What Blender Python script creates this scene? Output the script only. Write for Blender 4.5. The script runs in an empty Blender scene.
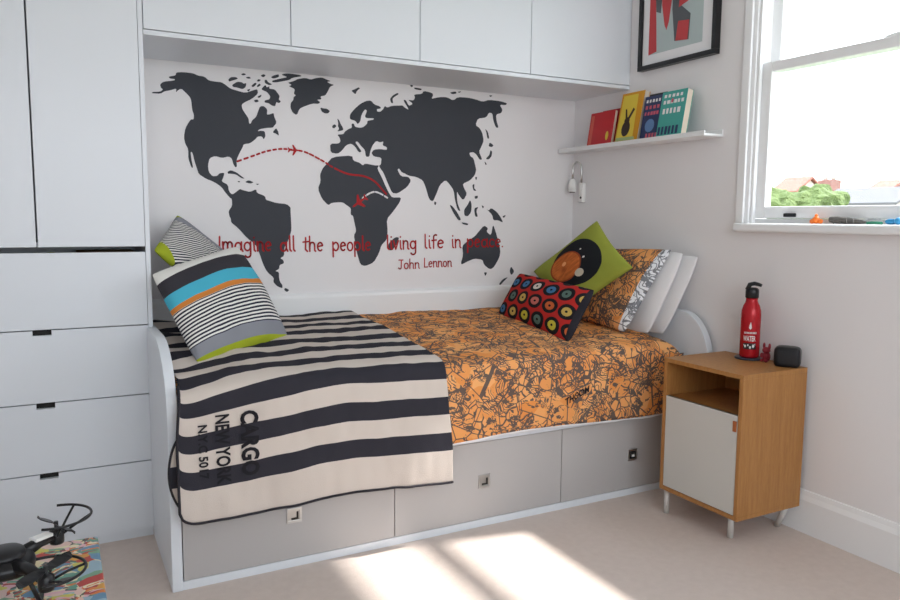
import bpy, bmesh, math, random
from mathutils import Vector, Matrix, noise
S = bpy.context.scene
C = S.collection
R = math.radians
# ---------------------------------------------------------------- camera
cam_d = bpy.data.cameras.new('camera'); cam = bpy.data.objects.new('camera', cam_d); C.objects.link(cam)
S.camera = cam
yaw, pitch, roll = 0.4886332, -0.1087227, 0.0082825
F = Vector((math.sin(yaw)*math.cos(pitch), math.cos(yaw)*math.cos(pitch), math.sin(pitch)))
r0 = Vector((math.cos(yaw), -math.sin(yaw), 0)); u0 = r0.cross(F)
rr = math.cos(roll)*r0 + math.sin(roll)*u0; uu = -math.sin(roll)*r0 + math.cos(roll)*u0
M = Matrix((rr, uu, -F)).transposed().to_4x4(); M.translation = Vector((-0.29208, -3.21688, 1.15511))
cam.matrix_world = M
cam_d.sensor_width = 36; cam_d.lens = 745.783/900*36; cam_d.clip_start = 0.05; cam_d.clip_end = 500
# ---------------------------------------------------------------- sky, sun, portals, exposure
wd = bpy.data.worlds.new('world'); S.world = wd; wd.use_nodes = True
nt = wd.node_tree; bg = nt.nodes['Background']
tc = nt.nodes.new('ShaderNodeTexCoord'); sp = nt.nodes.new('ShaderNodeSeparateXYZ'); cr = nt.nodes.new('ShaderNodeValToRGB')
nt.links.new(tc.outputs['Generated'], sp.inputs[0]); nt.links.new(sp.outputs[2], cr.inputs[0]); nt.links.new(cr.outputs[0], bg.inputs[0])
cr.color_ramp.elements[0].position = 0.0; cr.color_ramp.elements[0].color = (0.92, 0.96, 1.0, 1)
cr.color_ramp.elements[1].position = 0.9; cr.color_ramp.elements[1].color = (0.74, 0.86, 1.0, 1)
bg.inputs[1].default_value = 7.0
sun_d = bpy.data.lights.new('sun', 'SUN'); sun_d.energy = 11.0; sun_d.angle = R(2.4); sun_d.color = (1.0, 0.96, 0.91)
sun = bpy.data.objects.new('sun', sun_d); C.objects.link(sun); sun.location = (12, -3, 14)
sun.rotation_euler = Vector((-0.78, 0.145, -1.0)).to_track_quat('-Z', 'Y').to_euler()
def portal(name, loc, rot, sx, sy):
    d = bpy.data.lights.new(name, 'AREA'); d.shape = 'RECTANGLE'; d.size = sx; d.size_y = sy; d.cycles.is_portal = True
    o = bpy.data.objects.new(name, d); C.objects.link(o); o.location = loc; o.rotation_euler = rot
portal('window_portal', (2.36, -1.75, 1.70), (0, R(90), 0), 1.25, 1.35)
portal('added_window_portal', (0.3, -4.66, 1.65), (R(90), 0, 0), 3.0, 1.35)  # guides sky light through the added window behind the camera
S.view_settings.view_transform = 'Standard'; S.view_settings.look = 'None'; S.view_settings.gamma = 1.0
S.view_settings.use_curve_mapping = False; S.view_settings.exposure = -0.3
S.cycles.max_bounces = 10; S.cycles.diffuse_bounces = 7
# ---------------------------------------------------------------- node helpers
class G:
    def __init__(s, name, rough=0.6, metal=0.0, spec=0.4):
        s.m = bpy.data.materials.new(name); s.m.use_nodes = True; s.t = s.m.node_tree
        s.b = s.t.nodes['Principled BSDF']; s.b.inputs['Roughness'].default_value = rough
        s.b.inputs['Metallic'].default_value = metal; s.b.inputs['Specular IOR Level'].default_value = spec
    def n(s, typ, ins={}, **props):
        nd = s.t.nodes.new('ShaderNode'+typ)
        for k, v in props.items(): setattr(nd, k, v)
        for k, v in ins.items():
            if isinstance(v, bpy.types.NodeSocket): s.t.links.new(v, nd.inputs[k])
            else: nd.inputs[k].default_value = v
        return nd
    def math(s, op, a, b=0.0, c=None):
        d = {0: a, 1: b}
        if c is not None: d[2] = c
        return s.n('Math', d, operation=op).outputs[0]
    def mix(s, f, a, b, blend='MIX'):
        a = (*a, 1) if isinstance(a, tuple) and len(a) == 3 else a
        b = (*b, 1) if isinstance(b, tuple) and len(b) == 3 else b
        return s.n('Mix', {0: f, 6: a, 7: b}, data_type='RGBA', blend_type=blend).outputs[2]
    def uv(s): return s.n('TexCoord').outputs['UV']
    def ob(s): return s.n('TexCoord').outputs['Object']
    def xy(s, v):
        o = s.n('SeparateXYZ', {0: v}).outputs; return o[0], o[1], o[2]
    def noise(s, v, scale, detail=3, rough=.5, out=0):
        return s.n('TexNoise', {'Vector': v, 'Scale': scale, 'Detail': detail, 'Roughness': rough}).outputs[out]
    def ramp(s, f, stops, interp='CONSTANT'):
        nd = s.n('ValToRGB', {0: f}); e = nd.color_ramp; e.interpolation = interp
        while len(e.elements) < len(stops): e.elements.new(1.0)
        for i, (p, c) in enumerate(stops):
            e.elements[i].position = p; e.elements[i].color = (*c, 1)
        return nd.outputs[0]
    def map(s, v, sc=(1, 1, 1), loc=(0, 0, 0), rot=(0, 0, 0)):
        return s.n('Mapping', {0: v, 1: loc, 2: rot, 3: sc}).outputs[0]
    def bump(s, h, st=.3, dist=.002):
        nd = s.n('Bump', {'Height': h, 'Strength': st, 'Distance': dist}); s.t.links.new(nd.outputs[0], s.b.inputs['Normal'])
    def col(s, c):
        if isinstance(c, tuple): s.b.inputs['Base Color'].default_value = (*c, 1)
        else: s.t.links.new(c, s.b.inputs['Base Color'])
        return s.m
def sr(*c):      # 8 bit sRGB -> linear
    return tuple(((x/255)/12.92 if x/255 <= .04045 else ((x/255+.055)/1.055)**2.4) for x in c)
def plain(name, c, rough=.5, metal=0., bscale=60, bst=.08, var=.03, spec=.4):
    g = G(name, rough, metal, spec); v = g.ob(); n = g.noise(v, bscale, 4)
    g.bump(n, bst, .001)
    n2 = g.noise(v, 3.0, 2)
    return g.col(g.mix(n2, tuple(x*(1-var) for x in c), tuple(min(1, x*(1+var)) for x in c)))
MT = {}
MT['wall'] = plain('wall_paint', sr(231, 229, 230), .85, bscale=220, bst=.05, var=.012)
MT['ceil'] = plain('ceiling_paint', sr(238, 238, 236), .9)
MT['unit'] = plain('white_laminate', sr(221, 226, 232), .38, bscale=30, bst=.01, var=.006)
MT['gloss'] = plain('white_gloss_paint', sr(236, 237, 238), .3, bscale=40, bst=.02, var=.006)
MT['grey'] = plain('grey_laminate', sr(180, 177, 176), .42, bscale=30, bst=.01, var=.008)
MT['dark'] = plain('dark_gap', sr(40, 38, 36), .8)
MT['black'] = plain('black_plastic', sr(24, 24, 27), .35)
MT['blackm'] = plain('black_mesh', sr(30, 30, 33), .7, bscale=900, bst=.6)
MT['steel'] = plain('brushed_steel', sr(205, 205, 203), .3, 1.0)
MT['white_plastic'] = plain('white_plastic', sr(238, 238, 236), .35)
MT['leg'] = plain('white_metal', sr(215, 214, 210), .35, .3)
MT['decal'] = plain('charcoal_vinyl', sr(56, 59, 66), .7, var=.02)
MT['redv'] = plain('red_vinyl', sr(182, 14, 22), .6); MT['redv'].node_tree.nodes['Principled BSDF'].inputs['Alpha'].default_value = .8
MT['whitev'] = plain('white_vinyl', sr(225, 225, 225), .6)
MT['pipe'] = plain('charcoal_binding', sr(44, 42, 48), .9)
MT['sheet'] = plain('white_cotton', sr(232, 232, 234), .9, bscale=14, bst=.5, var=.02)
MT['ink'] = plain('charcoal_ink', sr(26, 24, 30), .9)
MT['paper'] = plain('book_pages', sr(228, 216, 198), .9, bscale=200, bst=.3)
MT['leather'] = plain('tan_leather', sr(160, 88, 44), .6)
def carpet():
    g = G('beige_carpet', .97, spec=.1); v = g.ob(); n = g.noise(v, 420, 3, .7); n2 = g.noise(v, 35, 4)
    g.bump(g.math('ADD', n, g.math('MULTIPLY', n2, .6)), .7, .004)
    return g.col(g.mix(g.math('ADD', g.math('MULTIPLY', n, .6), g.math('MULTIPLY', n2, .4)), sr(200, 185, 176), sr(234, 221, 213)))
MT['carpet'] = carpet()
def wood(name, a, b, sc=(1, 1, 1)):
    g = G(name, .45); v = g.map(g.ob(), sc)
    n = g.noise(v, 9, 5, .6); n2 = g.noise(g.map(v, (6, 6, 6)), 12, 3)
    f = g.math('ADD', g.math('MULTIPLY', n, .7), g.math('MULTIPLY', n2, .3))
    g.bump(n2, .05, .001)
    return g.col(g.ramp(f, [(0.3, a), (.5, tuple((x+y)/2 for x, y in zip(a, b))), (.7, b)], 'LINEAR'))
MT['wood'] = wood('beech_veneer', sr(152, 102, 54), sr(178, 128, 72), (9, 9, .55))
def print_fabric(name, base, base2, ink, amount=1.0):
    g = G(name, .92, spec=.15); v = g.uv()
    nz = g.noise(v, 9, 2, .5, 1)
    vd = g.n('VectorMath', {0: v, 1: g.n('VectorMath', {0: nz, 1: (.09, .09, 0)}, operation='MULTIPLY').outputs[0]}, operation='ADD').outputs[0]
    vd2 = g.n('VectorMath', {0: v, 1: g.n('VectorMath', {0: nz, 1: (.2, .2, 0)}, operation='MULTIPLY').outputs[0]}, operation='ADD').outputs[0]
    e1 = g.n('TexVoronoi', {'Vector': v, 'Scale': 9.0}, feature='DISTANCE_TO_EDGE').outputs['Distance']
    e2 = g.n('TexVoronoi', {'Vector': vd, 'Scale': 26.0}, feature='DISTANCE_TO_EDGE').outputs['Distance']
    e3 = g.n('TexVoronoi', {'Vector': vd2, 'Scale': 70.0}, feature='DISTANCE_TO_EDGE').outputs['Distance']
    cells = g.n('TexVoronoi', {'Vector': vd, 'Scale': 15.0}, feature='F1').outputs['Color']
    cx, cy, cz = g.xy(cells)
    l1 = g.math('LESS_THAN', e1, .016); l2 = g.math('MULTIPLY', g.math('LESS_THAN', e2, .055), g.math('GREATER_THAN', g.noise(v, 7, 2), .47))
    l3 = g.math('MULTIPLY', g.math('LESS_THAN', e3, .10), g.math('GREATER_THAN', g.noise(v, 15, 2), .53))
    blot = g.math('GREATER_THAN', g.noise(g.map(vd, (1, 1.6, 1), (3, 5, 0)), 15, 4, .7), .60)
    wv = g.n('TexWave', {'Vector': vd2, 'Scale': 34.0, 'Distortion': 2.0, 'Detail': 2.0, 'Detail Scale': 2.0}, wave_type='BANDS', bands_direction='DIAGONAL').outputs[1]
    hatch = g.math('MULTIPLY', g.math('GREATER_THAN', wv, .8), g.math('GREATER_THAN', cx, .62))
    f = g.math('MAXIMUM', g.math('MAXIMUM', l1, l2), g.math('MAXIMUM', l3, g.math('MAXIMUM', blot, hatch)))
    f = g.math('MULTIPLY', f, amount)
    c = g.mix(cy, base, base2)
    g.bump(g.noise(v, 11, 3), .35, .012)
    return g.col(g.mix(f, c, ink))
MT['bedding'] = print_fabric('orange_comic_print_cotton', sr(228, 148, 80), sr(240, 176, 114), sr(84, 80, 80), .93)
MT['bedding_rev'] = print_fabric('white_comic_print_cotton', sr(226, 228, 232), sr(236, 238, 242), sr(74, 78, 88), .8)
BX = (.10, .165)
def blanket_mat():
    g = G('striped_cotton_blanket', .95, spec=.1); v = g.uv(); x, y, z = g.xy(v)     # y = metres from the front hem
    y = g.math('ADD', y, g.math('MULTIPLY', g.math('SUBTRACT', g.noise(v, 5, 2), .5), .012))
    t = g.math('ADD', y, g.math('MULTIPLY', g.math('SUBTRACT', x, .48), 0.0))
    ph = g.math('FRACT', g.math('DIVIDE', g.math('SUBTRACT', t, .118), .128))
    s = g.math('MULTIPLY', g.math('LESS_THAN', ph, .5), g.math('GREATER_THAN', t, .118))
    n = g.noise(v, 300, 3); g.bump(g.math('ADD', n, g.math('MULTIPLY', g.noise(v, 8, 3), 3.0)), .35, .003)
    return g.col(g.mix(s, sr(209, 198, 189), sr(54, 53, 60)))
MT['blanket'] = blanket_mat()
LIME, GREY, CHAR, TURQ, ORG, WHT = sr(160, 172, 46), sr(140, 142, 150), sr(60, 58, 64), sr(78, 178, 204), sr(206, 130, 62), sr(230, 229, 224)
def stripe_mat(name, coord, bands, lo, hi, count):
    g = G(name, .9, spec=.15); v = g.uv(); x, y, z = g.xy(v)
    t = {'v': y, 'd': g.math('MULTIPLY', g.math('ADD', x, y), .5)}[coord]; dg = coord == 'd'
    t = g.math('ADD', t, g.math('MULTIPLY', g.math('SUBTRACT', g.noise(v, 4, 1), .5), .02))
    if coord == 'v': t = g.math('ADD', t, g.math('MULTIPLY', g.math('POWER', g.math('ABSOLUTE', g.math('SUBTRACT', g.math('MULTIPLY', x, 2.0), 1.0)), 2.0), .035))
    c = g.ramp(t, bands)
    st = g.math('GREATER_THAN', g.math('FRACT', g.math('MULTIPLY', t, count)), .5)
    inb = g.math('MULTIPLY', g.math('GREATER_THAN', t, lo), g.math('LESS_THAN', t, hi))
    c = g.mix(g.math('MULTIPLY', st, inb), c, sr(46, 46, 62))
    if dg:
        c = g.mix(g.math('GREATER_THAN', x, .80), c, GREY)
        c = g.mix(g.math('LESS_THAN', g.math('SUBTRACT', g.math('ADD', x, 1.0), y), .2), c, LIME)
        c = g.mix(g.math('GREATER_THAN', t, .955), c, LIME)
        c = g.mix(g.math('LESS_THAN', y, .05), c, LIME)
    g.bump(g.noise(v, 250, 2), .25, .002)
    return g.col(c)
MT['cush1'] = stripe_mat('banded_cushion_cotton', 'v', [(0, LIME), (.07, GREY), (.19, WHT), (.56, ORG), (.61, TURQ), (.745, CHAR), (.90, WHT)], .19, .56, 30)
MT['cush2'] = stripe_mat('thin_striped_cushion_cotton', 'd', [(0, LIME), (.08, WHT), (.2, ORG), (.28, WHT)], .3, .97, 44)
def records():
    g = G('record_print_cotton', .9, spec=.15); v = g.uv(); x, y, z = g.xy(v)
    nx, ny = 5.5, 3.3
    ry = g.math('MULTIPLY', y, ny); row = g.math('FLOOR', ry)
    rx = g.math('ADD', g.math('MULTIPLY', x, nx), g.math('MULTIPLY', g.math('MODULO', row, 2.0), .5)); colm = g.math('FLOOR', rx)
    dx = g.math('SUBTRACT', g.math('FRACT', rx), .5); dy = g.math('SUBTRACT', g.math('FRACT', ry), .5)
    d = g.math('SQRT', g.math('ADD', g.math('MULTIPLY', dx, dx), g.math('MULTIPLY', dy, dy)))
    cid = g.n('CombineXYZ', {0: colm, 1: row, 2: 3.3}).outputs[0]
    wn = g.n('TexWhiteNoise', {0: cid}, noise_dimensions='3D').outputs[0]
    lab = g.ramp(wn, [(0, sr(200, 170, 90)), (.14, sr(70, 120, 165)), (.26, sr(214, 206, 196)), (.44, sr(196, 100, 56)), (.58, sr(90, 116, 108)), (.74, sr(196, 110, 100)), (.90, sr(206, 196, 70))])
    red = sr(186, 48, 44); blk = sr(34, 32, 36)
    c = g.mix(g.math('LESS_THAN', d, .455), red, blk)
    c = g.mix(g.math('LESS_THAN', d, .26), c, lab)
    c = g.mix(g.math('LESS_THAN', d, .07), c, blk)
    edge = g.math('LESS_THAN', g.math('MULTIPLY', x, g.math('SUBTRACT', 1.0, x)), .026)
    c = g.mix(edge, c, sr(42, 40, 46))
    g.bump(g.noise(v, 250, 2), .25, .002)
    return g.col(c)
MT['records'] = records()
def eclipse():
    g = G('planet_print_cotton', .85, spec=.15); v = g.uv(); x, y, z = g.xy(v)
    def dist(cx, cy, sx=1.0, sy=1.0):
        a = g.math('DIVIDE', g.math('SUBTRACT', x, cx), sx); b = g.math('DIVIDE', g.math('SUBTRACT', y, cy), sy)
        return g.math('SQRT', g.math('ADD', g.math('MULTIPLY', a, a), g.math('MULTIPLY', b, b)))
    c = g.mix(g.noise(v, 3, 2), sr(138, 146, 56), sr(160, 168, 72))
    c = g.mix(g.math('LESS_THAN', dist(.56, .53, .92, 1.05), .36), c, sr(32, 34, 38))
    pl = g.mix(g.noise(g.map(v, (1, 3, 1)), 9, 4), sr(120, 48, 26), sr(240, 136, 66))
    c = g.mix(g.math('LESS_THAN', dist(.42, .57), .235), c, sr(150, 70, 40))
    c = g.mix(g.math('LESS_THAN', dist(.42, .57), .215), c, pl)
    c = g.mix(g.math('LESS_THAN', dist(.42, .62), .035), c, sr(240, 170, 110))
    c = g.mix(g.math('LESS_THAN', dist(.52, .33), .06), c, sr(200, 190, 170))
    c = g.mix(g.math('LESS_THAN', dist(.68, .50), .017), c, sr(225, 225, 220))
    c = g.mix(g.math('LESS_THAN', dist(.70, .66), .012), c, sr(225, 225, 220))
    g.bump(g.noise(v, 250, 2), .25, .002)
    return g.col(c)
MT['eclipse'] = eclipse()
def comic_cover():
    g = G('comic_page_decoupage', .45); v = g.uv()
    nz = g.noise(v, 5, 3, .6, 1)
    vd = g.n('VectorMath', {0: v, 1: g.n('VectorMath', {0: nz, 1: (.35, .12, 0)}, operation='MULTIPLY').outputs[0]}, operation='ADD').outputs[0]
    vo = g.n('TexVoronoi', {'Vector': g.map(vd, (1, 1.1, 1)), 'Scale': 30.0}, feature='F1').outputs['Color']; a, b, c_ = g.xy(vo)
    pal = g.ramp(a, [(0, sr(222, 206, 164)), (.2, sr(120, 160, 130)), (.32, sr(208, 150, 60)), (.42, sr(222, 190, 180)), (.55, sr(100, 140, 170)), (.64, sr(180, 60, 52)), (.74, sr(204, 196, 90)), (.84, sr(150, 176, 190)), (.93, sr(70, 66, 60))])
    vo2 = g.n('TexVoronoi', {'Vector': g.map(vd, (1, 1.3, 1), (4, 2, 0)), 'Scale': 75.0}, feature='F1').outputs['Color']; a2, b2, c2 = g.xy(vo2)
    pal2 = g.ramp(a2, [(0, sr(226, 214, 180)), (.3, sr(96, 150, 132)), (.45, sr(214, 120, 60)), (.6, sr(220, 176, 184)), (.75, sr(170, 60, 56)), (.85, sr(84, 84, 80))])
    c = g.mix(g.math('GREATER_THAN', b, .5), pal, pal2)
    return g.col(c)
MT['comic'] = comic_cover()
def foliage(name, a, b):
    g = G(name, .8); v = g.ob(); n = g.noise(v, 2.5, 5, .7); g.bump(n, 1.0, .3)
    return g.col(g.mix(n, a, b))
MT['leaf'] = foliage('tree_leaves', sr(58, 78, 34), sr(108, 126, 62))
MT['leaf2'] = foliage('dark_tree_leaves', sr(40, 66, 34), sr(80, 110, 60))
MT['bark'] = plain('bark', sr(90, 74, 60), .9)
MT['grass'] = foliage('grass', sr(70, 90, 46), sr(104, 120, 72))
def bricks(name, a, b):
    g = G(name, .9); t = g.n('TexBrick', {'Vector': g.uv(), 'Color1': (*a, 1), 'Color2': (*b, 1), 'Mortar': (.5, .46, .4, 1), 'Scale': 4.0})
    return g.col(t.outputs[0])
MT['brick'] = bricks('red_brick', sr(128, 62, 50), sr(112, 52, 44))
MT['rooftile'] = bricks('red_roof_tiles', sr(150, 62, 36), sr(134, 54, 34))
MT['slate'] = bricks('grey_slate', sr(50, 55, 66), sr(58, 63, 74))
MT['render'] = plain('cream_render', sr(190, 180, 168), .9)
g = G('window_glass', 0.0, spec=.5); g.b.inputs['Transmission Weight'].default_value = 1.0; g.b.inputs['IOR'].default_value = 1.45
# thin architectural glass: transparent with a faint reflection
t = g.t; tr = t.nodes.new('ShaderNodeBsdfTransparent'); gl = t.nodes.new('ShaderNodeBsdfGlossy'); gl.inputs['Roughness'].default_value = .02
mx = t.nodes.new('ShaderNodeMixShader')
mx.inputs[0].default_value = .05; t.links.new(tr.outputs[0], mx.inputs[1]); t.links.new(gl.outputs[0], mx.inputs[2])
t.links.new(mx.outputs[0], t.nodes['Material Output'].inputs[0]); MT['glass'] = g.m
# ---------------------------------------------------------------- mesh helpers
def link(name, bm, mat, parent=None, smooth=False, bevel=0, seg=2):
    me = bpy.data.meshes.new(name); bm.to_mesh(me); bm.free()
    o = bpy.data.objects.new(name, me); C.objects.link(o)
    for m_ in (mat if isinstance(mat, list) else [mat]): me.materials.append(MT[m_] if isinstance(m_, str) else m_)
    if parent: o.parent = parent
    if smooth:
        for p in me.polygons: p.use_smooth = True
    if bevel:
        md = o.modifiers.new('bevel', 'BEVEL'); md.width = bevel; md.segments = seg; md.limit_method = 'ANGLE'; md.angle_limit = R(40)
    return o
def box(bm, x0, x1, y0, y1, z0, z1, mi=0):
    vs = [bm.verts.new(p) for p in [(x0,y0,z0),(x1,y0,z0),(x1,y1,z0),(x0,y1,z0),(x0,y0,z1),(x1,y0,z1),(x1,y1,z1),(x0,y1,z1)]]
    for f in [(3,2,1,0),(4,5,6,7),(0,1,5,4),(1,2,6,5),(2,3,7,6),(3,0,4,7)]:
        fc = bm.faces.new([vs[i] for i in f]); fc.material_index = mi
    return vs
def bx(*a): bm = bmesh.new(); box(bm, *a); return bm
def prism(bm, pts, axis, a, b, mi=0):
    """pts: 2D outline; axis 'x': pts=(y,z); 'y': pts=(x,z); 'z': pts=(x,y)"""
    def p3(p, t): return {'x': (t, p[0], p[1]), 'y': (p[0], t, p[1]), 'z': (p[0], p[1], t)}[axis]
    A = [bm.verts.new(p3(p, a)) for p in pts]; B = [bm.verts.new(p3(p, b)) for p in pts]; n = len(pts)
    fs = [bm.faces.new(A[::-1]), bm.faces.new(B)] + [bm.faces.new((A[i], A[(i+1) % n], B[(i+1) % n], B[i])) for i in range(n)]
    for f in fs: f.material_index = mi
def fixn(bm): bmesh.ops.recalc_face_normals(bm, faces=bm.faces)
def tube(bm, pts, r, seg=10, closed=False, mi=0):
    pts = [Vector(p) for p in pts]; n = len(pts); rings = []
    up = None
    for i, p in enumerate(pts):
        if closed: d = pts[(i+1) % n] - pts[i-1]
        else: d = pts[min(i+1, n-1)] - pts[max(i-1, 0)]
        d.normalize()
        if up is None: up = d.orthogonal().normalized()
        up = (up - d*up.dot(d)).normalized(); s = d.cross(up)
        rad = r[i] if isinstance(r, (list, tuple)) else r
        rings.append([bm.verts.new(p + rad*(math.cos(2*math.pi*k/seg)*up + math.sin(2*math.pi*k/seg)*s)) for k in range(seg)])
    m_ = n if closed else n-1
    for i in range(m_):
        a, b = rings[i], rings[(i+1) % n]
        for k in range(seg):
            f = bm.faces.new((a[k], a[(k+1) % seg], b[(k+1) % seg], b[k])); f.material_index = mi; f.smooth = True
    if not closed:
        for f in (bm.faces.new(rings[0][::-1]), bm.faces.new(rings[-1])): f.material_index = mi
def lathe(bm, prof, c=(0,0,0), seg=32, mi=0):
    rings = []
    for r_, z in prof:
        rings.append([bm.verts.new((c[0]+r_*math.cos(2*math.pi*k/seg), c[1]+r_*math.sin(2*math.pi*k/seg), c[2]+z)) for k in range(seg)])
    for a, b in zip(rings, rings[1:]):
        for k in range(seg):
            f = bm.faces.new((a[k], a[(k+1) % seg], b[(k+1) % seg], b[k])); f.material_index = mi; f.smooth = True
    bm.faces.new(rings[0][::-1]).material_index = mi; bm.faces.new(rings[-1]).material_index = mi
def ellipsoid(bm, c, r, seg=20, rings=12, e=1.0, mi=0):
    vs = []
    def sg(x, p): return math.copysign(abs(x)**p, x)
    for i in range(1, rings):
        th = math.pi*i/rings; row = []
        for k in range(seg):
            ph = 2*math.pi*k/seg
            row.append(bm.verts.new((c[0]+r[0]*sg(math.sin(th),e)*sg(math.cos(ph),e), c[1]+r[1]*sg(math.sin(th),e)*sg(math.sin(ph),e), c[2]+r[2]*sg(math.cos(th),e))))
        vs.append(row)
    t0 = bm.verts.new((c[0], c[1], c[2]+r[2])); b0 = bm.verts.new((c[0], c[1], c[2]-r[2]))
    for k in range(seg):
        k2 = (k+1) % seg
        for a, b in zip(vs, vs[1:]): f = bm.faces.new((a[k], b[k], b[k2], a[k2])); f.smooth = True; f.material_index = mi
        f = bm.faces.new((t0, vs[0][k], vs[0][k2])); f.smooth = True; f.material_index = mi
        f = bm.faces.new((b0, vs[-1][k2], vs[-1][k])); f.smooth = True; f.material_index = mi
def surf(name, fn, nu, nv, mat, parent=None, thick=0, uvf=None, sub=0):
    bm = bmesh.new(); uvl = bm.loops.layers.uv.new('UV')
    g_ = [[bm.verts.new(fn(i/nu, j/nv)) for j in range(nv+1)] for i in range(nu+1)]
    for i in range(nu):
        for j in range(nv):
            idx = [(i,j),(i+1,j),(i+1,j+1),(i,j+1)]
            f = bm.faces.new([g_[a][b] for a, b in idx]); f.smooth = True
            for lp, (a, b) in zip(f.loops, idx): lp[uvl].uv = uvf(a/nu, b/nv) if uvf else (a/nu, b/nv)
    o = link(name, bm, mat, parent)
    if thick:
        md = o.modifiers.new('solid', 'SOLIDIFY'); md.thickness = thick; md.offset = -1
    return o
def text_bm(bm, s, tf, size=1.0, bold=0.0, sx=1.0, thick=0.0):
    """adds the glyphs of s to bm, each vertex (x, y) of the text passed through tf(x, y, z); x starts at 0 and is returned as the width"""
    cu = bpy.data.curves.new('t', 'FONT'); cu.body = s; cu.size = size; cu.offset = bold; cu.resolution_u = 3; cu.extrude = thick
    o = bpy.data.objects.new('t', cu); C.objects.link(o); bpy.context.view_layer.update()
    me = o.to_mesh(); vs = [v.co.copy() for v in me.vertices]; fs = [tuple(p.vertices) for p in me.polygons]
    o.to_mesh_clear(); bpy.data.objects.remove(o); bpy.data.curves.remove(cu)
    x0 = min(v.x for v in vs); w = max(v.x for v in vs) - x0
    nv = [bm.verts.new(tf((v.x-x0)*sx, v.y, v.z)) for v in vs]
    for f in fs:
        try: bm.faces.new([nv[i] for i in f])
        except ValueError: pass
    return w*sx
def text_w(s, size=1.0, bold=0.0):
    bm = bmesh.new(); w = text_bm(bm, s, lambda x, y, z: (x, y, z), size, bold); bm.free(); return w
def empty(name, loc=(0,0,0), rz=0):
    o = bpy.data.objects.new(name, None); C.objects.link(o); o.location = loc; o.rotation_euler.z = rz; o.empty_display_size = .05
    return o
def tag(o, label, cat, group=None):
    o['label'] = label; o['category'] = cat
    if group: o['group'] = group
    return o
def struct(o): o['kind'] = 'structure'; return o
def lerp(a, b, t): return a + (b-a)*t
W = 2.15; D = .886; d0 = .417
# ================================================================= ROOM
RY, LX, CZ = -4.6, -2.4, 2.42
struct(link('floor', bx(LX, W, RY, 0, -.1, 0), 'carpet'))
struct(link('ceiling', bx(LX-.1, W+.17, RY-.1, .1, CZ, CZ+.1), 'ceil'))
struct(link('wall_back', bx(LX-.1, W+.17, 0, .1, -.1, CZ), 'wall'))
struct(link('wall_left', bx(LX-.1, LX, RY, 0, -.1, CZ), 'wall'))
WY0, WY1, WZ0, WZ1 = -2.34, -1.118, 1.147, 2.28
bm = bmesh.new()
box(bm, W, W+.11, RY, WY0, -.1, CZ); box(bm, W, W+.11, WY1, 0, -.1, CZ); box(bm, W, W+.11, WY0, WY1, -.1, WZ0-.03); box(bm, W, W+.11, WY0, WY1, WZ1, CZ)
struct(link('wall_right', bm, 'wall'))
bm = bmesh.new(); FX0, FX1, FZ0, FZ1 = -1.2, 1.8, 1.0, 2.3
box(bm, LX-.1, FX0, RY-.1, RY, -.1, CZ); box(bm, FX1, W+.17, RY-.1, RY, -.1, CZ); box(bm, FX0, FX1, RY-.1, RY, -.1, FZ0); box(bm, FX0, FX1, RY-.1, RY, FZ1, CZ)
struct(link('wall_front', bm, 'wall'))
# unseen window behind the camera, added and sized to let fill daylight in
w2 = struct(empty('added_rear_window', (.3, RY, FZ0)))
bm = bmesh.new()
for a in (FX0, -.23, .77, FX1-.05): box(bm, a, a+.05, RY-.08, RY-.03, FZ0, FZ1)
for z in (FZ0, FZ1-.05): box(bm, FX0, FX1, RY-.08, RY-.03, z, z+.05)
def reparent(o, p):
    o.parent = p; o.matrix_parent_inverse = p.matrix_basis.inverted()
_link = link
def link(name, bm, mat, parent=None, **k):
    o = _link(name, bm, mat, None, **k)
    if parent: reparent(o, parent)
    return o
link('window_frame', bm, 'gloss', w2)
# right-hand sash window
w1 = struct(empty('window_1', (W, (WY0+WY1)/2, WZ0)))
bm = bmesh.new()      # lining and outside box
box(bm, W, 2.262, WY1-.02, WY1, WZ0-.03, WZ1); box(bm, W, 2.262, WY0, WY0+.02, WZ0-.03, WZ1)
box(bm, W, 2.262, WY0, WY1, WZ1-.02, WZ1); box(bm, 2.19, 2.33, WY0, WY1, WZ0-.03, WZ0+.018)
box(bm, 2.158, 2.176, WY1-.034, WY1-.02, WZ0, WZ1-.02); box(bm, 2.158, 2.176, WY0+.02, WY0+.034, WZ0, WZ1-.02)
link('window_frame', bm, 'gloss', w1, bevel=.003)
bm = bmesh.new()      # architrave
for a, b, z0, z1 in ((WY1-.004, WY1+.034, WZ0, WZ1+.03), (WY0-.034, WY0+.004, WZ0, WZ1+.03), (WY0-.034, WY1+.034, WZ1-.004, WZ1+.034)):
    box(bm, W-.012, W, a, b, z0, z1)
link('architrave', bm, 'gloss', w1, bevel=.004)
link('window_sill', bx(2.098, 2.20, WY0-.06, WY1+.012, WZ0-.034, WZ0), 'gloss', w1, bevel=.010, seg=4)
def sash(name, x0, x1, z0, z1, br, tr):
    bm = bmesh.new(); a, b = WY0+.026, WY1-.026; sw = .046
    box(bm, x0, x1, b-sw, b, z0, z1); box(bm, x0, x1, a, a+sw, z0, z1)
    box(bm, x0, x1, a+sw, b-sw, z0, z0+br); box(bm, x0, x1, a+sw, b-sw, z1-tr, z1)
    s = link(name, bm, 'gloss', w1, bevel=.004)
    link('pane', bx((x0+x1)/2-.003, (x0+x1)/2+.003, a+sw-.004, b-sw+.004, z0+br-.004, z1-tr+.004), 'glass', s)
    return s
lo = sash('lower_sash', 2.18, 2.215, 1.166, 1.766, .046, .038)
up = sash('upper_sash', 2.225, 2.26, 1.732, WZ1-.02, .038, .05)
bm = bmesh.new(); box(bm, 2.168, 2.18, -1.335, -1.285, 1.172, 1.186)
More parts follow.
